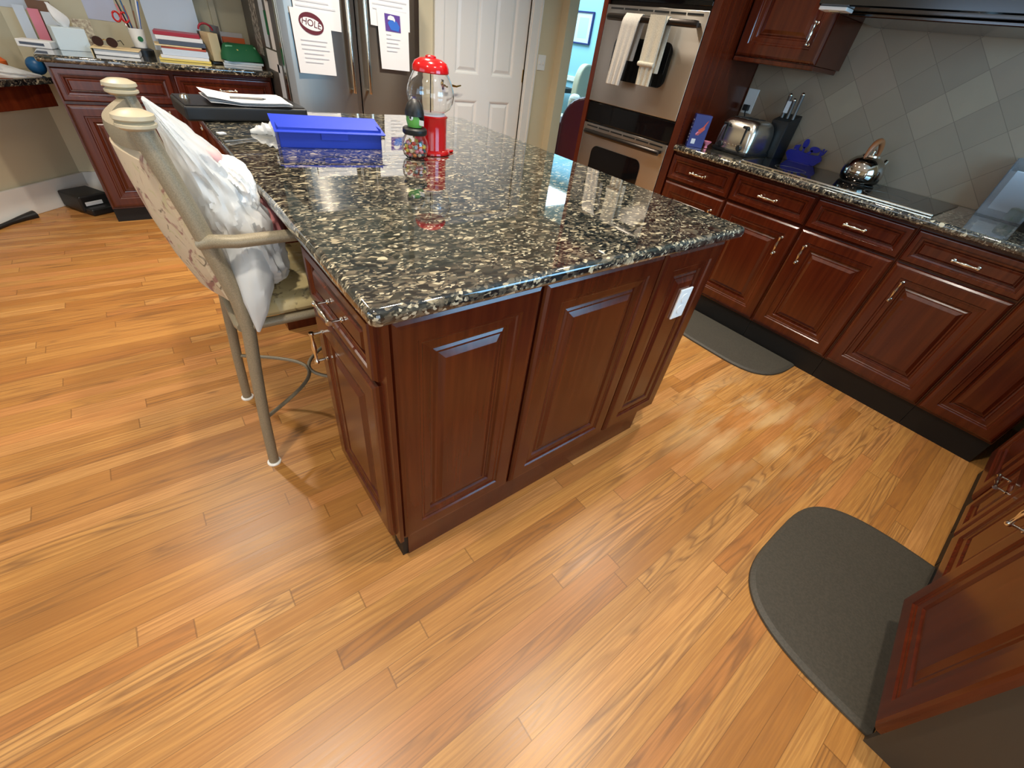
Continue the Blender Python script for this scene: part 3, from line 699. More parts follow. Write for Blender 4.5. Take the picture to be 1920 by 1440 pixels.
# white wrapper and sheet behind the blue box
wr = MB()
rings = []
for i in range(11):
    t = i/10; x = .415-.075*t; r = .021*(1-.75*t**2)*(1+.15*math.sin(i*2.1))
    rings.append([(x, 1.93+.03*t+r*1.6*math.cos(2*PI*k/14), T+.001+r*.9+r*.9*math.sin(2*PI*k/14)*(1+.2*math.sin(k*2+i))*.95) for k in range(14)])
solo('plastic_wrapper', MB().loft(rings), 'bag', 'crumpled white wrapper poking out behind the left end of the blue carton', 'wrapper')
solo('paper_sheet', MB().box(-.12, .12, -.05, .05, 0, .004, 0, 2, rotz(math.radians(-8), (.60, 1.955, T+.045))).box(-.12, .12, -.05, .05, -.045, 0, 0, 2, rotz(math.radians(-8), (.60, 1.955, T+.045))), 'paper', 'white flat box behind the right part of the blue carton', 'box')
solo('paper_scrap', MB().box(-.012, .012, -.012, .012, 0, .002, 0, 2, rotz(.3, (.246, 1.962, T))), 'paper', 'tiny white paper scrap near the left edge of the island worktop', 'paper')

# black case with papers and pen
bc = thing('black_case', 'flat black case overhanging the far left corner of the island', 'case', (.39, 2.29, T), math.radians(3))
obj('case_body', MB().box(-.225, .212, -.135, .12, .001, .050, .008, 3), 'black', bc)
obj('case_rim', MB().box(-.218, .205, -.128, .114, .0505, .053, .002), 'darkmetal', bc)
obj('latch', MB().lathe([(0, 0), (.016, 0), (.014, .01), (.008, .014), (0, .014)], (-.19, .02, .053), 18), 'chrome', bc)
pz = T+.055
for k, (dx, rz_, lb) in enumerate(((.0, 2, 'lowest white paper of the loose pile on the black case'), (.006, -1, 'middle white paper of the loose pile on the black case'), (-.004, 1, 'topmost white paper of the loose pile on the black case, one corner curling up'))):
    g = []
    for i in range(9):
        for j in range(7):
            x = -.145+.29*i/8; y = -.105+.21*j/6
            lift = (.030*max(0, (.35-i/8))**1.3*2.2)*(1 if k == 2 else .5) + .002*math.sin(i*1.1+j)
            g.append((x, y, max(0, lift)))
    V = g + [(x, y, z+.0012) for x, y, z in g]; n0 = 63; F = []
    for i in range(8):
        for j in range(6):
            a = i*7+j; F += [(a, a+1, a+8, a+7), (a+n0+7, a+n0+8, a+n0+1, a+n0)]
    bd = [i*7 for i in range(9)] + [56+j for j in range(1, 7)] + [i*7+6 for i in range(7, -1, -1)] + [j for j in range(5, 0, -1)]
    for a, b in zip(bd, bd[1:]+bd[:1]): F.append((a, b, b+n0, a+n0))
    solo('paper_sheet', MB().add(V, F, rotz(math.radians(rz_), (.405+dx, 2.262+dx, pz+.005*k)), True), 'paper', lb, 'paper')
pn = thing('pen', 'grey pen lying on the topmost paper of the black case', 'pen', (.40, 2.215, pz+.0175), math.radians(-3))
obj('barrel', MB().tube([(-.06, 0, 0), (.055, 0, 0)], .004, 10), 'mesh', pn); obj('tip', MB().tube([(.055, 0, 0), (.068, 0, 0)], [.004, .001], 10), 'black', pn)

# ------------------------------------------------------------------ bar stool
st = thing('bar_stool', 'taupe metal bar stool with floral seat at the left of the island', 'stool', (0, 0, 0))
YA, YB = 1.245, 1.655; yc = (YA+YB)/2
for y in (YA, YB):
    s = 1 if y == YA else -1
    pts = [(.036, y, .008), (.050, y, .2), (.072, y, .42), (.088, y, .56), (.086, y, .66), (.068, y, .78), (.048, y, .90), (.024, y, 1.02), (.012, y, 1.075)]
    lg = obj('back_post', MB().tube(pts, [.0165, .0165, .018, .019, .020, .021, .0215, .022, .022], 16), 'tube', st)
    obj('foot_cap', MB().lathe([(0, 0), (.023, 0), (.023, .005), (.0175, .008), (0, .008)], (.036, y, .0), 20), 'plate', lg)
    obj('finial', MB().lathe([(0, 0), (.027, 0), (.036, .006), (.036, .011), (.030, .015), (.037, .020), (.036, .027), (.022, .034), (0, .036)], (.010, y, 1.073), 24), mat('cream_finial', lin(188, 176, 148), .4), lg)
    pts = [(.50, y, .008), (.496, y, .3), (.49, y, .57)]
    l2 = obj('front_leg', MB().tube(pts, .0155, 14), 'tube', st)
    obj('foot_cap', MB().lathe([(0, 0), (.022, 0), (.022, .005), (.0165, .008), (0, .008)], (.50, y, 0), 20), 'plate', l2)
    obj('armrest', MB().tube([(.045, y, .825), (.07, y-s*.022, .838), (.12, y-s*.036, .836), (.22, y-s*.040, .838), (.32, y-s*.036, .836), (.40, y-s*.022, .812), (.45, y, .76), (.478, y, .66), (.486, y, .58)], [.015, .0165, .0165, .016, .0155, .0155, .0155, .0155, .0155], 14), 'tube', st)
# top rail: a flat band bowed backwards between the posts
def bow(t): return -.050*math.sin(PI*t)
rings = []
for i in range(17):
    t = i/16; y = YA+(YB-YA)*t; x = .012+bow(t); z = 1.052-.012*math.sin(PI*t)
    dx = -.050*PI*math.cos(PI*t)/(YB-YA); l = math.hypot(dx, 1); nx, ny = 1/l, -dx/l
    rings.append([(x+nx*a, y+ny*a, z+b) for a, b in ((-.008, -.022), (.008, -.022), (.011, 0), (.008, .018), (-.008, .018), (-.011, 0))])
obj('top_rail', MB().loft(rings), 'tube', st)
rings = []
for i in range(21):
    t = i/20; y = YA+.012+(YB-YA-.024)*t; ring = []
    prof = [(-.022, .66), (-.034, .74), (-.038, .84), (-.036, .94), (-.030, 1.0), (-.010, 1.012), (.014, 1.0), (.018, .94), (.020, .84), (.020, .74), (.012, .67), (-.004, .65)]
    for a, z in prof:
        xb = .075 - (z-.66)*.16 if z < 1.1 else .0
        ring.append((xb+a*(.45+.55*math.sin(PI*min(max(t, .05), .95)))-.040*math.sin(PI*t), y, z+.012*math.sin(PI*t)*(1 if z > .9 else 0)))
    rings.append(ring)
obj('backrest', MB().loft(rings), 'backfab', st)
obj('seat_frame', MB().tube([(.075, YA, .575), (.49, YA, .575), (.505, YA+.03, .575), (.505, YB-.03, .575), (.49, YB, .575), (.075, YB, .575), (.07, YB-.02, .575), (.07, YA+.02, .575), (.075, YA, .575)], .0145, 10), 'tube', st)
sc_ = []
for z, i in ((.585, .018), (.592, .004), (.606, -.006), (.622, -.004), (.636, .010), (.646, .04), (.650, .09)):
    ring = []; x0, x1, y0_, y1_ = .085+i, .515-i, YA-.002+i, YB+.002-i; r = max(.02, .06-i*.2)
    for cx, cy, a0 in ((x1-r, y1_-r, 0), (x0+r, y1_-r, PI/2), (x0+r, y0_+r, PI), (x1-r, y0_+r, 1.5*PI)):
        for k in range(6): a = a0+k/5*PI/2; ring.append((cx+r*math.cos(a), cy+r*math.sin(a), z))
    sc_.append(ring)
obj('seat_cushion', MB().loft(sc_), 'seatfab', st)
arc1 = [(.052+.205*math.sin(PI*k/20), YA+(YB-YA)*k/20, .215) for k in range(21)]
arc2 = [(.497-.235*math.sin(PI*k/20), YA+(YB-YA)*k/20, .215) for k in range(21)]
obj('footrest_arc', MB().tube(arc1, .0068, 10), 'tube', st); obj('footrest_arc', MB().tube(arc2, .0068, 10), 'tube', st)

# plastic bags on the stool
def bagmesh(spine, seed, amp=.016, seg=72, corners=()):
    rings = []
    n = len(spine)
    for i, (c, rx, ry) in enumerate(spine):
        t = (Vector(spine[min(i+1, n-1)][0])-Vector(spine[max(i-1, 0)][0])).normalized()
        Y = Vector((0, 1, 0)); Y = (Y-t*Y.dot(t)).normalized(); X = Y.cross(t)
        ring = []
        for k in range(seg):
            a = 2*PI*k/seg
            d = Vector((math.cos(a)*rx, math.sin(a)*ry, 0))
            cr_ = noise.noise(Vector((math.cos(a)*1.6, math.sin(a)*1.6, i*.10+seed)))+.9*(.5-abs(noise.noise(Vector((math.cos(a)*3.2+seed+i*.05, math.sin(a)*3.2, i*.13))))*2.6)+.32*(.35-abs(noise.noise(Vector((math.cos(a)*6+seed-i*.11, math.sin(a)*6, i*.25))))*2)
            s = amp*cr_
            p = Vector(c)+X*(d.x+s*math.cos(a)*min(1, rx*14))+Y*(d.y+s*math.sin(a)*min(1, ry*14))
            ring.append(p)
        rings.append(ring)
    return rings
def smooth_spine(keys, n=64):
    out = []
    for i in range(n):
        t = i/(n-1)*(len(keys)-1); k = min(int(t), len(keys)-2); f = t-k; f = f*f*(3-2*f) if 0 else f
        a, b = keys[k], keys[k+1]
        out.append((tuple(a[0][q]*(1-f)+b[0][q]*f for q in range(3)), a[1]*(1-f)+b[1]*f, a[2]*(1-f)+b[2]*f))
    for _ in range(3):
        out = [out[0]]+[(tuple((out[i-1][0][q]+out[i][0][q]*2+out[i+1][0][q])/4 for q in range(3)), (out[i-1][1]+2*out[i][1]+out[i+1][1])/4, (out[i-1][2]+2*out[i][2]+out[i+1][2])/4) for i in range(1, n-1)]+[out[-1]]
    return out
keys = [((.040, 1.34, 1.112), .004, .012), ((.062, 1.35, 1.07), .018, .05), ((.098, 1.37, 1.00), .048, .095), ((.132, 1.385, .92), .070, .125), ((.152, 1.385, .84), .085, .14), ((.160, 1.38, .76), .094, .150), ((.165, 1.375, .70), .092, .145), ((.165, 1.37, .668), .07, .12), ((.165, 1.37, .662), .02, .04)]
bg = thing('plastic_bag', 'big translucent white plastic bag slumped against the stool backrest', 'bag', (0, 0, 0))
obj('bag_body', MB().loft(bagmesh(smooth_spine(keys), 2.0)), 'bag', bg)
obj('hanging_corner', MB().loft(bagmesh(smooth_spine([((.150, 1.30, .80), .05, .06), ((.142, 1.25, .72), .050, .046), ((.128, 1.215, .655), .034, .026), ((.108, 1.205, .575), .004, .005)], 18), 5.0, .008, 24)), 'bag', bg)
solo('plastic_bag', MB().loft(bagmesh(smooth_spine([((.140, 1.33, .995), .012, .02), ((.160, 1.335, .97), .036, .05), ((.174, 1.34, .93), .044, .062), ((.174, 1.34, .885), .040, .055), ((.165, 1.34, .86), .01, .015)], 26), 9.0, .016)), mat('white_plastic_film', lin(244, 242, 238), .35), 'crumpled white inner bag bulging out of the big bag on the stool', 'bag')
solo('pink_package', MB().loft(bagmesh(smooth_spine([((.205, 1.35, .875), .02, .03), ((.225, 1.36, .845), .034, .06), ((.232, 1.365, .80), .035, .06), ((.22, 1.37, .765), .012, .02)], 16), 4.0, .008, 24)), mat('dusty_pink_wrap', lin(206, 132, 132), .5), 'dusty pink package at the right side of the bag on the stool', 'package')
solo('pink_tissue', MB().loft(bagmesh(smooth_spine([((.115, 1.33, 1.02), .006, .012), ((.135, 1.335, 1.005), .018, .03), ((.15, 1.34, .985), .014, .024), ((.155, 1.34, .975), .004, .006)], 10), 7.0, .004, 16)), mat('pale_pink_paper', lin(228, 176, 172), .6), 'small pale pink wrap at the mouth of the bag on the stool', 'wrap')

# ------------------------------------------------------------------ floor mats
def dmat(label, mtx, L=.80, Dp=.45, h=.016):
    P = []
    for i in range(41):
        a = PI*i/40
        cx, cy = math.cos(a), math.sin(a); e = .52
        P.append((math.copysign(abs(cx)**e, cx)*L/2, (cy**.66)*Dp))
    rings = []
    for ins, z in ((.004, 0), (0, .003), (.002, .009), (.012, h-.002), (.02, h)):
        rings.append([(x*(1-ins*2/L), y*(1-ins/Dp)+ins*.3, z) for x, y in P])
    return solo('floor_mat', MB().loft(rings, True, True, True, mtx), 'mat', label, 'mat', 'anti-fatigue mats')
dmat('dark grey D-shaped floor mat in front of the near sink cabinets at bottom right', rotz(0, (1.445, -.475, .0)), .80, .455)
dmat('dark grey D-shaped floor mat before the right hand cabinets, partly hidden by the island', rotz(PI/2, (2.722, .86, 0)), .78, .37)

# ------------------------------------------------------------------ left cabinet, desk
lc = base_unit('cherry base cabinet with two drawers left of the refrigerator', (-.272, 3.90, 0), 0, 1.155, .598, .10, .889, .012)
for x0, x1, px in ((.01, .562, .258), (.58, 1.145, .868)):
    front('drawer', lc, x0, x1, .705, .868, (px, .800))
front('door', lc, .01, .562, .10, .69, (.50, .62), True); front('door', lc, .58, 1.145, .10, .69, (.65, .62), True)
solo('worktop', MB().slab(-.30, .895, 3.855, 4.498, T-.036, T, (.012,)*4), 'granite', 'cluttered granite worktop left of the refrigerator, under the paper piles', 'worktop')
dk = thing('desk', 'low built-in corner desk with cherry drawer front at far left', 'desk', (-.285, 4.17, 0), PI/4)
obj('desktop', MB().prism([(-.285, 4.15), (-.285, 4.49), (-.405, 4.485), (-1.86, 3.02), (-1.55, 2.88)], .752, .785, None, .004), 'granite', dk, True)
obj('drawer_front', MB().box(-1.2, -.03, .012, .03, .635, .751, .003), 'cherry', dk)
kd = obj('knob', MB().lathe([(0, 0), (.006, 0), (.006, .012), (.014, .018), (.014, .024), (0, .028)], (0, 0, 0), 16, Matrix.Translation((-.40, .012, .70)) @ Matrix.Rotation(PI/2, 4, 'X')), 'chrome', dk)
obj('side_panel', MB().box(-.03, -.012, .02, .2, 0, .751), 'cherry', dk) if 0 else None

# ------------------------------------------------------------------ refrigerator
fg = thing('refrigerator', 'stainless steel french door refrigerator with papers on its doors', 'refrigerator', (.895, 3.52, 0))
FW = .93
obj('cabinet_shell', MB().box(0, FW, .03, .86, .02, 1.76, .004), 'sidegrey', fg)
def fdoor(x0, x1, z0, z1):
    rings = []
    n = 12; o_ = []
    for i in range(n+1):
        t = i/n; x = x0+(x1-x0)*t; gx = (x-FW/2)/(FW/2)
        o_.append((x, -.045+.010*abs(gx)**6))
    poly = o_+[(x1, .028), (x0, .028)]
    return obj('door', MB().prism(poly, z0, z1, None, 0), 'fridge_steel', fg)
gc = 1.362-.895
dl = fdoor(.003, gc-.004, .66, 1.755); dr_ = fdoor(gc+.004, FW-.003, .66, 1.755)
for d_o, hx in ((dl, gc-.062), (dr_, gc+.050)):
    hh = MB().tube([(hx, -.088, .885), (hx, -.092, .90), (hx, -.096, 1.2), (hx, -.092, 1.62), (hx, -.088, 1.64)], .0125, 14)
    for z in (.90, 1.60): hh.tube([(hx, -.04, z), (hx, -.092, z)], .008, 10)
    obj('handle', hh, 'chrome', d_o)
obj('freezer_drawer', MB().box(.003, FW-.003, -.04, .028, .09, .65, .006), 'fridge_steel', fg)
obj('door_edge', MB().box(-.003, .002, -.012, .03, .66, 1.755, .001), 'chrome', fg)

def sheet(name, label, pts, m, cat='paper', y=3.468, th=.0012):
    # a sheet on a vertical face y=const; pts = (x, z) corners
    return solo(name, MB().prism(pts, 0, th, Matrix.Translation((0, y, 0)) @ Matrix.Rotation(PI/2, 4, 'X')), m, label, cat)
def ypr(t, poly, m, y, nm, par, th=.0006):
    return obj(nm, MB().prism(poly, 0, th, Matrix.Translation((0, y, 0)) @ Matrix.Rotation(PI/2, 4, 'X')), m, par, True)
YF1 = 3.468
p1 = thing('paper_sheet', 'white printed page under the logo page on the left refrigerator door', 'paper', (1.10, YF1, 1.3))
ypr(0, [(.985, 1.208), (1.262, 1.202), (1.27, 1.50), (.985, 1.50)], 'paper', YF1, 'sheet', p1)
ln = MB()
for k in range(8): ln.box(1.0, 1.235-.04*(k % 3), YF1-.0022, YF1-.0010, 1.30+.024*k, 1.308+.024*k)
obj('printed_lines', ln, 'ink', p1, True)
p2 = thing('paper_sheet', 'white page with dark red oval logo on the left refrigerator door', 'paper', (1.09, YF1-.004, 1.1))
ypr(0, [(.967, .972), (1.197, .969), (1.192, 1.285), (.960, 1.29)], 'paper', YF1-.004, 'sheet', p2)
lo = [(1.077+.074*math.cos(a)*math.cos(-.22)-.052*math.sin(a)*math.sin(-.22), 1.224+.074*math.cos(a)*math.sin(-.22)+.052*math.sin(a)*math.cos(-.22)) for a in [2*PI*k/36 for k in range(36)]]
li = [(1.077+.064*math.cos(a)*math.cos(-.20)-.029*math.sin(a)*math.sin(-.20), 1.222+.064*math.cos(a)*math.sin(-.20)+.029*math.sin(a)*math.cos(-.20)) for a in [2*PI*k/36 for k in range(36)]]
lg = ypr(0, lo, 'maroon', YF1-.0056, 'oval_logo', p2)
ypr(0, li, 'paper', YF1-.0064, 'logo_field', lg)
text_part('logo_lettering', 'HOLE', .046, Matrix.Translation((1.077, YF1-.0074, 1.225)) @ Matrix.Rotation(math.radians(11), 4, 'Y') @ Matrix.Rotation(PI/2, 4, 'X'), 'maroon', lg)
ln = MB()
for k, (a, b) in enumerate(((1.0, 1.16), (1.0, 1.15), (1.0, 1.17), (1.01, 1.13), (1.01, 1.16), (1.01, 1.12))): ln.box(a, b, YF1-.0066, YF1-.0052, 1.14-.022*k, 1.145-.022*k)
obj('printed_lines', ln, 'ink', p2, True)
YF2 = 3.468
p3 = thing('paper_sheet', 'white printed page under the purple picture page on the right refrigerator door', 'paper', (1.6, YF2, 1.3))
ypr(0, [(1.462, 1.262), (1.742, 1.25), (1.742, 1.52), (1.458, 1.52)], 'paper', YF2, 'sheet', p3)
ln = MB()
for k in range(6): ln.box(1.48, 1.72-.03*(k % 2), YF2-.0022, YF2-.0010, 1.345+.024*k, 1.353+.024*k)
obj('printed_lines', ln, 'ink', p3, True)
p4 = thing('paper_sheet', 'white page with purple and blue picture on the right refrigerator door', 'paper', (1.62, YF2-.004, 1.1))
ypr(0, [(1.520, 1.032), (1.731, 1.030), (1.728, 1.345), (1.505, 1.35)], 'paper', YF2-.004, 'sheet', p4)
pu = ypr(0, [(1.562, 1.242), (1.672, 1.240), (1.668, 1.328), (1.557, 1.332)], 'purple', YF2-.0056, 'purple_picture', p4)
ypr(0, [(1.60+.0, 1.25), (1.655, 1.245), (1.664, 1.27), (1.645, 1.295), (1.605, 1.31), (1.578, 1.285)], 'skyprint', YF2-.0064, 'blue_shape', pu)
ypr(0, [(1.578, 1.302), (1.582, 1.318), (1.60, 1.325), (1.622, 1.32), (1.632, 1.304), (1.628, 1.292), (1.618, 1.30)], 'paper', YF2-.0072, 'white_shape', pu)
ln = MB()
for k, (a, b) in enumerate(((1.565, 1.60), (1.565, 1.665), (1.565, 1.65), (1.565, 1.66), (1.565, 1.64))): ln.box(a, b, YF2-.0066, YF2-.0052, 1.222-.022*k, 1.227-.022*k)
obj('printed_lines', ln, 'ink', p4, True)
# papers and magnets on the refrigerator's left side (face x = .895)
def side_sheet(label, y0, y1, z0, z1, m, th=.0012, cat='paper', nm='paper_sheet'):
    return solo(nm, MB().box(.8945-th, .8945, y0, y1, z0, z1), m, label, cat, 'papers on the side of the refrigerator')
side_sheet('long white paper strip lowest on the side of the refrigerator', 3.60, 3.70, .74, .985, 'paper2')
side_sheet('wide white sheet on the side of the refrigerator above the worktop', 3.66, 3.92, .94, 1.05, 'paper')
side_sheet('tall white sheet on the side of the refrigerator nearest its front', 3.66, 3.74, 1.06, 1.30, 'paper')
side_sheet('tall pale sheet further back on the side of the refrigerator', 3.80, 3.90, 1.06, 1.45, 'paper2')
side_sheet('patterned dark photo on the side of the refrigerator, towards the wall', 4.0, 4.16, 1.0, 1.42, mat_speck('photo_collage', (70, 62, 56), (190, 182, 170), 60, .5), .0012, 'photo', 'photo_print')
side_sheet('small dark green magnet between the two tall sheets on the refrigerator side', 3.755, 3.785, 1.13, 1.25, 'green', .006, 'magnet', 'magnet')
side_sheet('black magnet clip at the top of the sheet nearest the refrigerator front', 3.64, 3.70, 1.30, 1.38, 'black', .008, 'magnet', 'magnet')

# ------------------------------------------------------------------ clutter on the left worktop
tb = thing('tissue_box', 'pale blue tissue box with white tissue on the left worktop', 'tissue box', (-.125, 4.20, T), math.radians(10))
obj('box', MB().box(-.075, .075, -.06, .06, 0, .108, .002), 'tissuebox', tb)
rings = []
for i in range(10):
    t = i/9; r = (.016+.028*math.sin(PI*min(1, t*1.1)))*(1-t*.55)
    rings.append([(-.02*t-.02*t*t+r*math.cos(2*PI*k/16)*(1+.25*math.sin(3*2*PI*k/16+i*.4)), r*.6*math.sin(2*PI*k/16)*(1+.2*math.sin(2*2*PI*k/16)), .108+.105*t) for k in range(16)])
obj('tissue', MB().loft(rings), 'paper', tb)
def upright(name, label, cat, x0, x1, y, z0, z1, m, lean=.0, th=.004, rz=0):
    return solo(name, MB().box(x0, x1, -th/2, th/2, 0, z1-z0, 0, 2, Matrix.Translation((0, y, z0)) @ Matrix.Rotation(-lean, 4, 'X')), m, label, cat)
upright('greeting_card', 'narrow pale blue card standing at the wall left of the pink card', 'card', -.335, -.285, 4.42, T, 1.10, 'paper2', .08)
upright('greeting_card', 'pink card standing at the wall left of the tissue box', 'card', -.275, -.225, 4.42, T, 1.09, 'pink', .08)
upright('greeting_card', 'pale grey card standing behind the tissue box', 'card', -.215, -.11, 4.35, T, 1.085, 'paper2', .06)
upright('greeting_card', 'cream patterned card standing right of the tissue box', 'card', -.09, .0, 4.33, T, 1.07, mat_speck('cream_pattern', (222, 212, 184), (150, 130, 110), 60, .6), .05)
upright('greeting_card', 'brown bordered card leaning at the wall behind the pink card', 'card', -.27, -.16, 4.47, T, 1.13, 'brown', .02, .012)
ev = thing('paper_packet', 'white packet with blue-grey stripe lying left of the tissue box', 'packet', (-.285, 4.18, T), math.radians(-18))
obj('packet', MB().box(-.075, .08, -.045, .045, .0, .035, .004), 'paper', ev); obj('stripe', MB().box(-.06, .05, -.0465, -.045, .012, .024), 'slate', ev)
# folders with the sunglasses
fo = thing('file_folder', 'manila folder full of white pages right of the tissue box', 'folder', (.075, 4.10, T), math.radians(-8))
obj('pages', MB().box(-.10, .115, -.075, .085, .001, .030, .003), 'paper', fo)
obj('cover', MB().box(-.112, .12, -.085, .09, .031, .036, .002).box(-.112, -.108, -.08, .09, .0, .031), 'cream', fo)
sg = thing('sunglasses', 'dark brown sunglasses resting on the manila folder', 'sunglasses', (.035, 4.085, T+.037), math.radians(-14))
for sx in (-.034, .034):
    l_ = obj('lens', MB().prism([(sx+.027*math.cos(a), .026+.024*math.sin(a)) for a in [2*PI*k/24 for k in range(24)]], 0, .003, Matrix.Rotation(PI/2, 4, 'X')), 'lens', sg)
    obj('temple', MB().tube([(sx*1.9, 0, .036), (sx*1.95, .06, .036), (sx*1.9, .11, .012)], .0025, 8), 'darkmetal', sg)
obj('bridge', MB().tube([(-.009, -.001, .034), (0, -.001, .038), (.009, -.001, .034)], .0022, 8), 'brass', sg)
# pen cup
cp = thing('pencil_cup', 'white cup with green round mark holding pens and scissors', 'cup', (.215, 4.24, T))
obj('cup', MB().lathe([(0, .002), (.034, .002), (.044, .10), (.042, .10), (.032, .006), (0, .006)], (0, 0, .036), 28), 'plate', cp)
obj('green_mark', MB().lathe([(0, 0), (.014, 0), (.014, .002), (0, .002)], (0, 0, 0), 20, Matrix.Translation((.008, -.0385, .085)) @ Matrix.Rotation(PI/2, 4, 'X')), 'green', cp)
obj('stand', MB().lathe([(0, 0), (.062, 0), (.062, .03), (.05, .036), (0, .036)], (0, 0, 0), 28), 'black', cp)
pens = [('blue pen', 'skyprint'), ('grey pen', 'mesh'), ('orange pencil', 'orange'), ('pink pen', 'pink'), ('black pen', 'black'), ('teal pen', 'teal'), ('brown pencil', 'brown'), ('white pen', 'paper')]
for k, (nm, m) in enumerate(pens):
    a = 2*PI*k/8+.3; b = Vector((.215+.012*math.cos(a), 4.24+.012*math.sin(a), T+.045)); e = Vector((.215+.062*math.cos(a), 4.24+.05*math.sin(a), T+.27+.05*math.sin(k*1.9)))
    solo(nm.split()[1], MB().tube([b, e], .004, 8), m, nm+' standing in the white pencil cup', nm.split()[1], 'pens in the white cup')
sz = thing('scissors', 'red handled scissors standing in the white pencil cup', 'scissors', (.18, 4.22, T+.06))
obj('blades', MB().tube([(.205, 4.235, T+.05), (.172, 4.215, T+.155)], .005, 8), 'chrome', sz, True)
for s in (-1, 1):
    c0 = Vector((.160+s*.020, 4.21, T+.185)); obj('handle_loop', MB().tube([c0+Vector((.018*math.cos(a), 0, .024*math.sin(a))) for a in [2*PI*k/16 for k in range(17)]], .005, 8), 'red', sz, True)
# paper pile
pile = [('yellow', .012, .0, .28, 'yellow folder at the bottom of the paper pile'), ('paper', .016, .0, .26, 'white folded papers second from the bottom of the paper pile'), ('paper2', .034, .01, .25, 'thick bluish-white paper block in the lower paper pile'), ('rust', .010, .012, .24, 'rust red folder in the middle of the paper pile'), ('cream', .008, -.02, .25, 'cream folder with bent tab in the middle of the paper pile'), ('slate', .024, .01, .25, 'slate grey notebook in the upper paper pile'), ('paper', .022, .0, .25, 'white magazines under the crimson folder of the paper pile'), ('crimson', .020, -.005, .245, 'crimson folder on top of the paper pile')]
z = T+.0005
for k, (m, h, dx, w, lb) in enumerate(pile):
    o = MB().box(-w/2, w/2, -.09, .09, 0, h-.001, .0015, 2, rotz(math.radians((-7, -5, -6, -9, -4, -7, -6, -8)[k]), (.43+dx, 4.12+.004*k, z)))
    solo('file_folder' if m in ('yellow', 'rust', 'cream', 'crimson') else 'paper_block', o, m, lb, 'folder' if m in ('yellow', 'rust', 'cream', 'crimson') else 'papers', 'paper pile on the left worktop'); z += h
upright('poster', 'large bluish white sheet leaning at the wall behind the paper pile', 'paper', .30, .60, 4.40, T+.02, 1.34, 'paper2', .1, .004)
# wire file holder with odds and ends
wh = thing('file_holder', 'grey mesh file holder between the paper pile and the green bag', 'file holder', (.612, 4.19, T), math.radians(14))
obj('holder', MB().box(-.045, .045, -.07, .07, 0, .004).box(-.045, -.042, -.07, .07, .004, .11).box(.042, .045, -.07, .07, .004, .20).box(-.042, .042, .067, .07, .004, .16), 'mesh', wh)
solo('headband', MB().tube([(.60+.04*math.cos(a), 4.19, T+.17+.035*math.sin(a)) for a in [PI*k/12 for k in range(13)]], .006, 8), 'crimson', 'dark red band sticking out of the mesh file holder', 'band')
solo('envelope', MB().box(-.03, .03, -.06, .06, .0, .15, .002, 2, Matrix.Translation((.605, 4.15, T+.012)) @ Matrix.Rotation(.25, 4, 'Z')), 'cream', 'cream envelope standing in the mesh file holder', 'envelope')
# green bag, books
gb = thing('gift_bag', 'green fabric bag with yellow emblem beside the refrigerator', 'bag', (.765, 4.08, T))
rings = []
for z_, sx, sy, dy in ((0.027, .125, .06, 0), (.03, .13, .075, 0), (.06, .125, .07, .005), (.09, .11, .055, .015), (.112, .10, .04, .022), (.118, .09, .028, .024)):
    rings.append([(sx*math.copysign(abs(math.cos(a))**.5, math.cos(a)), dy+sy*math.copysign(abs(math.sin(a))**.6, math.sin(a))*(1+.05*math.sin(5*a)), z_+.004*math.sin(4*a)) for a in [2*PI*k/32 for k in range(32)]])
obj('bag_body', MB().loft(rings), 'green', gb)
obj('yellow_emblem', MB().prism([(-.022, .035), (-.03, .07), (-.022, .066), (-.014, .056), (.014, .056), (.022, .066), (.03, .07), (.022, .035), (0, .026)], 0, .002, Matrix.Translation((.0, -.058, .028)) @ Matrix.Rotation(math.radians(70), 4, 'X')), 'yellow', gb)
for s in (-1, 1): obj('pale_patch', MB().box(s*.07-.022, s*.07+.022, -.052, -.048, .072, .10, .003, 2, Matrix.Rotation(math.radians(-18), 4, 'X')), mat('pale_green_cloth', lin(120, 180, 140), .7), gb)
solo('book', MB().box(-.115, .115, -.06, .06, 0, .012, .001, 2, rotz(math.radians(-7), (.755, 4.075, T+.0005))), 'paper', 'white book at the bottom of the pile under the green bag', 'book', 'books under the green bag')
solo('book', MB().box(-.118, .118, -.062, .06, 0, .013, .001, 2, rotz(math.radians(-6), (.765, 4.075, T+.0132))), 'tissuebox', 'pale turquoise book directly under the green bag', 'book', 'books under the green bag')
solo('notebook', MB().box(-.07, .07, -.012, .012, 0, .14, .002, 2, rotz(0, (.775, 4.30, T))), 'orange', 'orange notebook standing behind the green bag', 'notebook')
solo('notebook', MB().box(-.075, .075, -.012, .012, 0, .165, .002, 2, rotz(0, (.77, 4.345, T))), mat('light_grey_cover', lin(190, 188, 186), .5), 'light grey notebook standing behind the orange one', 'notebook')
shade_uc = thing('wall_cabinet', 'unseen cherry wall cabinet added above the paper pile to shade the wall', 'cabinet', (-.272, 4.17, 0))  # out of view, added to keep the back wall darker
obj('cabinet_body', MB().box(0, 1.155, 0, .328, 1.48, 2.3), 'cherry', shade_uc)
front('door', shade_uc, .01, .572, 1.485, 2.29, (.52, 1.6), True); front('door', shade_uc, .583, 1.145, 1.485, 2.29, (.64, 1.6), True)
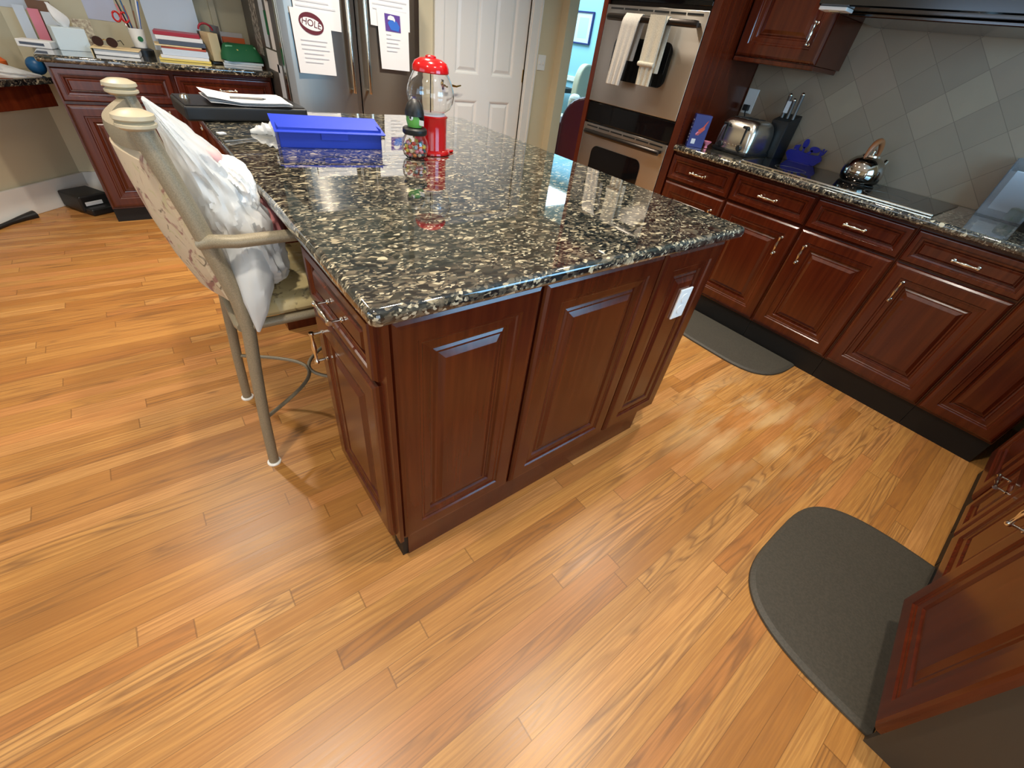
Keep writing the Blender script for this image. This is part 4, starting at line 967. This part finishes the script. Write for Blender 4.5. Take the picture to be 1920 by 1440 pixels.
# on the wall
sheet('wall_poster', 'large white and grey sheet taped to the back wall above the desk', [(-.395, 1.08), (-.205, 1.076), (-.175, 1.4), (-.395, 1.4)], 'paper2', 'poster', 4.499)
sheet('wall_paper', 'plain pale lilac sheet taped to the wall above the sunglasses', [(0.0, 1.068), (.162, 1.066), (.165, 1.36), (-.003, 1.36)], mat('pale_lilac_paper', lin(206, 208, 226), .6), 'paper', 4.499)
solo('wood_strip', MB().box(.70, .735, 4.478, 4.497, T, 1.475), mat('pale_beige_strip', lin(208, 196, 166), .6), 'pale beige upright strip on the wall beside the refrigerator', 'strip')

# ------------------------------------------------------------------ things on and under the desk
solo('stress_ball', MB().ball((-.335, 4.205, .785+.046), .045, 3), 'teal', 'dark blue ball on the corner desk beside the cabinet', 'ball')
rings = bagmesh(smooth_spine([((-.33, 4.12, .792), .006, .012), ((-.42, 4.06, .81), .022, .06), ((-.53, 3.98, .83), .04, .10), ((-.66, 3.87, .84), .05, .12), ((-.80, 3.74, .83), .04, .10), ((-.9, 3.65, .80), .01, .02)], 30), 3.0, .012, 28)
rings = [[Vector((p[0], p[1], max(p[2], .7862))) for p in r] for r in rings]
solo('plastic_bag', MB().loft(rings), 'bag', 'crinkled clear-white plastic bag spread on the corner desk', 'bag')
og = thing('pumpkin_ornament', 'small orange ornament at the back of the corner desk', 'ornament', (-.50, 4.22, .785))
obj('ornament_body', MB().lathe([(0, 0), (.03, 0), (.045, .02), (.045, .04), (.028, .056), (0, .058)], (0, 0, 0.02), 20), 'orange', og); obj('foot', MB().lathe([(0, 0), (.04, 0), (.04, .016), (.03, .02), (0, .02)], (0, 0, 0), 20), 'brown', og)
solo('paper_block', MB().box(-.06, .06, -.04, .04, 0, .05, .002, 2, rotz(.8, (-.655, 4.145, .7855))), 'paper', 'white paper stack behind the plastic bag on the corner desk', 'papers')
fb = thing('floor_device', 'black boxy device on the floor beside the left cabinet', 'device', (-.40, 4.24, 0), math.radians(30))
obj('case', MB().box(-.10, .08, -.10, .12, .012, .115, .012, 3), 'black', fb)
obj('tray', MB().box(-.09, .09, -.17, -.06, 0, .045, .01, 3), 'black', fb)
obj('paper_tray', MB().box(-.075, .03, -.103, -.09, .05, .075, .002), 'ink', fb)
obj('small_lamps', MB().lathe([(0, 0), (.008, 0), (0, .004)], (.055, -.15, .045), 12).lathe([(0, 0), (.008, 0), (0, .004)], (.075, -.13, .045), 12), 'chrome', fb)
solo('power_cord', MB().tube([(-.69, 4.13, .013), (-.74, 4.08, .016), (-.80, 4.02, .012), (-.86, 3.93, .012), (-.95, 3.88, .012)], [.03, .02, .013, .012, .012], 10), 'black', 'black cord with a plug on the floor at far left', 'cord')

# ------------------------------------------------------------------ blue room furniture
pt = thing('picture', 'framed pale print on the blue wall beyond the doorway', 'picture', (5.995, 6.10, 1.56))
obj('frame', MB().box(-.03, 0, -.195, .195, -.195, -.175, .003).box(-.03, 0, -.195, .195, .175, .195, .003).box(-.03, 0, -.195, -.172, -.175, .175, .003).box(-.03, 0, .172, .195, -.175, .175, .003), 'navy', pt)
obj('mount', MB().box(-.014, -.004, -.172, .172, -.175, .175), 'paper2', pt)
obj('drawing', MB().box(-.0155, -.014, -.10, .10, -.12, .12), mat('pale_print', lin(178, 206, 214), .7), pt)
bgc = thing('armchair', 'burgundy leather armchair just beyond the doorway left of the ovens', 'armchair', (4.44, 4.18, 0), math.radians(135))
def backp(w, z0, z1, rd, n=16):
    P = []
    for i in range(n+1):
        a = PI*i/n; P.append((w/2*math.copysign(abs(math.cos(a))**.8, math.cos(a)), z0+(z1-z0)*(rd+(1-rd)*math.sin(a))))
    return P+[(-w/2, z0), (w/2, z0)]
obj('chair_back', MB().prism(backp(.62, .12, .90, .62), -.06, .06, Matrix.Translation((0, .25, 0)) @ Matrix.Rotation(PI/2, 4, 'X'), .02), 'burgundy', bgc)
obj('seat', MB().box(-.28, .28, -.30, .19, .12, .45, .04, 3), 'burgundy', bgc)
for sx in (-1, 1):
    obj('arm', MB().box(sx*.33-.05, sx*.33+.05, -.28, .30, .12, .62, .04, 3), 'burgundy', bgc)
for sx in (-.25, .25):
    for sy in (-.25, .25): obj('leg', MB().lathe([(0, 0), (.02, 0), (.026, .12), (0, .12)], (sx, sy, 0), 12), 'brown', bgc)
wc = thing('wing_chair', 'pale beige high-back chair in the blue room', 'chair', (5.36, 5.50, 0), math.radians(190))
obj('chair_back', MB().prism(backp(.44, .40, 1.16, .6), -.05, .05, Matrix.Translation((0, .22, 0)) @ Matrix.Rotation(PI/2, 4, 'X'), .02), 'chairfab', wc)
obj('seat', MB().box(-.27, .27, -.28, .17, .30, .48, .03, 3), 'chairfab', wc)
for sx in (-.23, .23):
    for sy in (-.24, .2): obj('leg', MB().lathe([(0, 0), (.018, 0), (.024, .30), (0, .30)], (sx, sy, 0), 12), 'brown', wc)
sf = thing('sofa', 'white upholstered seat with cushion beside the burgundy armchair in the blue room', 'sofa', (4.98, 4.88, 0), math.radians(45))
obj('seat', MB().box(-.30, .30, -.24, .24, .10, .55, .05, 3), 'whitefab', sf); obj('cushion', MB().box(-.2, .25, .0, .16, .55, .82, .06, 3), 'whitefab', sf)
obj('feet', MB().box(-.28, .28, -.2, .2, 0, .10), 'brown', sf)
tb2 = thing('side_table', 'dark topped small table against the blue wall', 'table', (5.70, 6.15, 0))
obj('table_top', MB().box(-.2, .2, -.28, .28, .74, .80, .005), 'black', tb2)
for sx in (-.17, .17):
    for sy in (-.24, .24): obj('leg', MB().box(sx-.015, sx+.015, sy-.015, sy+.015, 0, .74), 'white', tb2)

# ------------------------------------------------------------------ lights
def area(name, loc, rot, sx, sy, power, col, spread=PI):
    l = bpy.data.lights.new(name, 'AREA'); l.shape = 'RECTANGLE'; l.size = sx; l.size_y = sy; l.energy = power; l.color = col; l.spread = spread
    o = bpy.data.objects.new(name, l); C.objects.link(o); o.location = loc; o.rotation_euler = rot; return o
WARM = (1.0, .90, .75)
for k, (x, y, p) in enumerate(((-.27, 2.86, 20), (-.3, .7, 15), (1.0, .2, 13), (.9, 1.6, 15), (1.3, 2.75, 26), (2.2, .9, 12), (2.35, 2.7, 18))):
    l = bpy.data.lights.new('ceiling_lamp', 'AREA'); l.shape = 'DISK'; l.size = .13; l.energy = p; l.color = WARM; l.spread = math.radians(118)
    o = bpy.data.objects.new('ceiling_lamp', l); C.objects.link(o); o.location = (x, y, CEIL-.012)
    tag(obj('ceiling_light', MB().lathe([(.07, 0), (.072, -.004), (.088, -.006), (.095, -.003), (.095, 0)], (x, y, CEIL-.001), 28, None, False), 'white'), 'white round recessed ceiling light trim', 'ceiling light', 'recessed ceiling lights')
COOL = (.66, .84, 1.0)
area('daylight_area', (1.95, -1.14, 1.6), (PI/2, 0, 0), 1.36, 1.0, 46, (.30, .64, 1.0))
area('daylight_area', (-2.05, 1.25, 1.5), (PI/2, 0, -PI/2), 1.8, 1.2, 14, COOL)  # daylight for the added left opening, out of view
area('daylight_area', (-.5, -2.64, 1.05), (PI/2, 0, 0), 2.0, 2.0, 48, (.82, .92, 1.0))  # daylight for the added opening behind the camera
area('blue_room_daylight', (4.8, 6.2, 2.5), (0, 0, 0), 1.6, 2.4, 110, (.62, .86, 1.0))

w = bpy.data.worlds.new('world'); bpy.context.scene.world = w; w.use_nodes = True
bgn = w.node_tree.nodes['Background']; bgn.inputs[0].default_value = (.55, .75, 1, 1); bgn.inputs[1].default_value = .8
vs = bpy.context.scene.view_settings
vs.view_transform = 'Standard'; vs.look = 'None'; vs.exposure = -.12; vs.gamma = 1; vs.use_curve_mapping = False
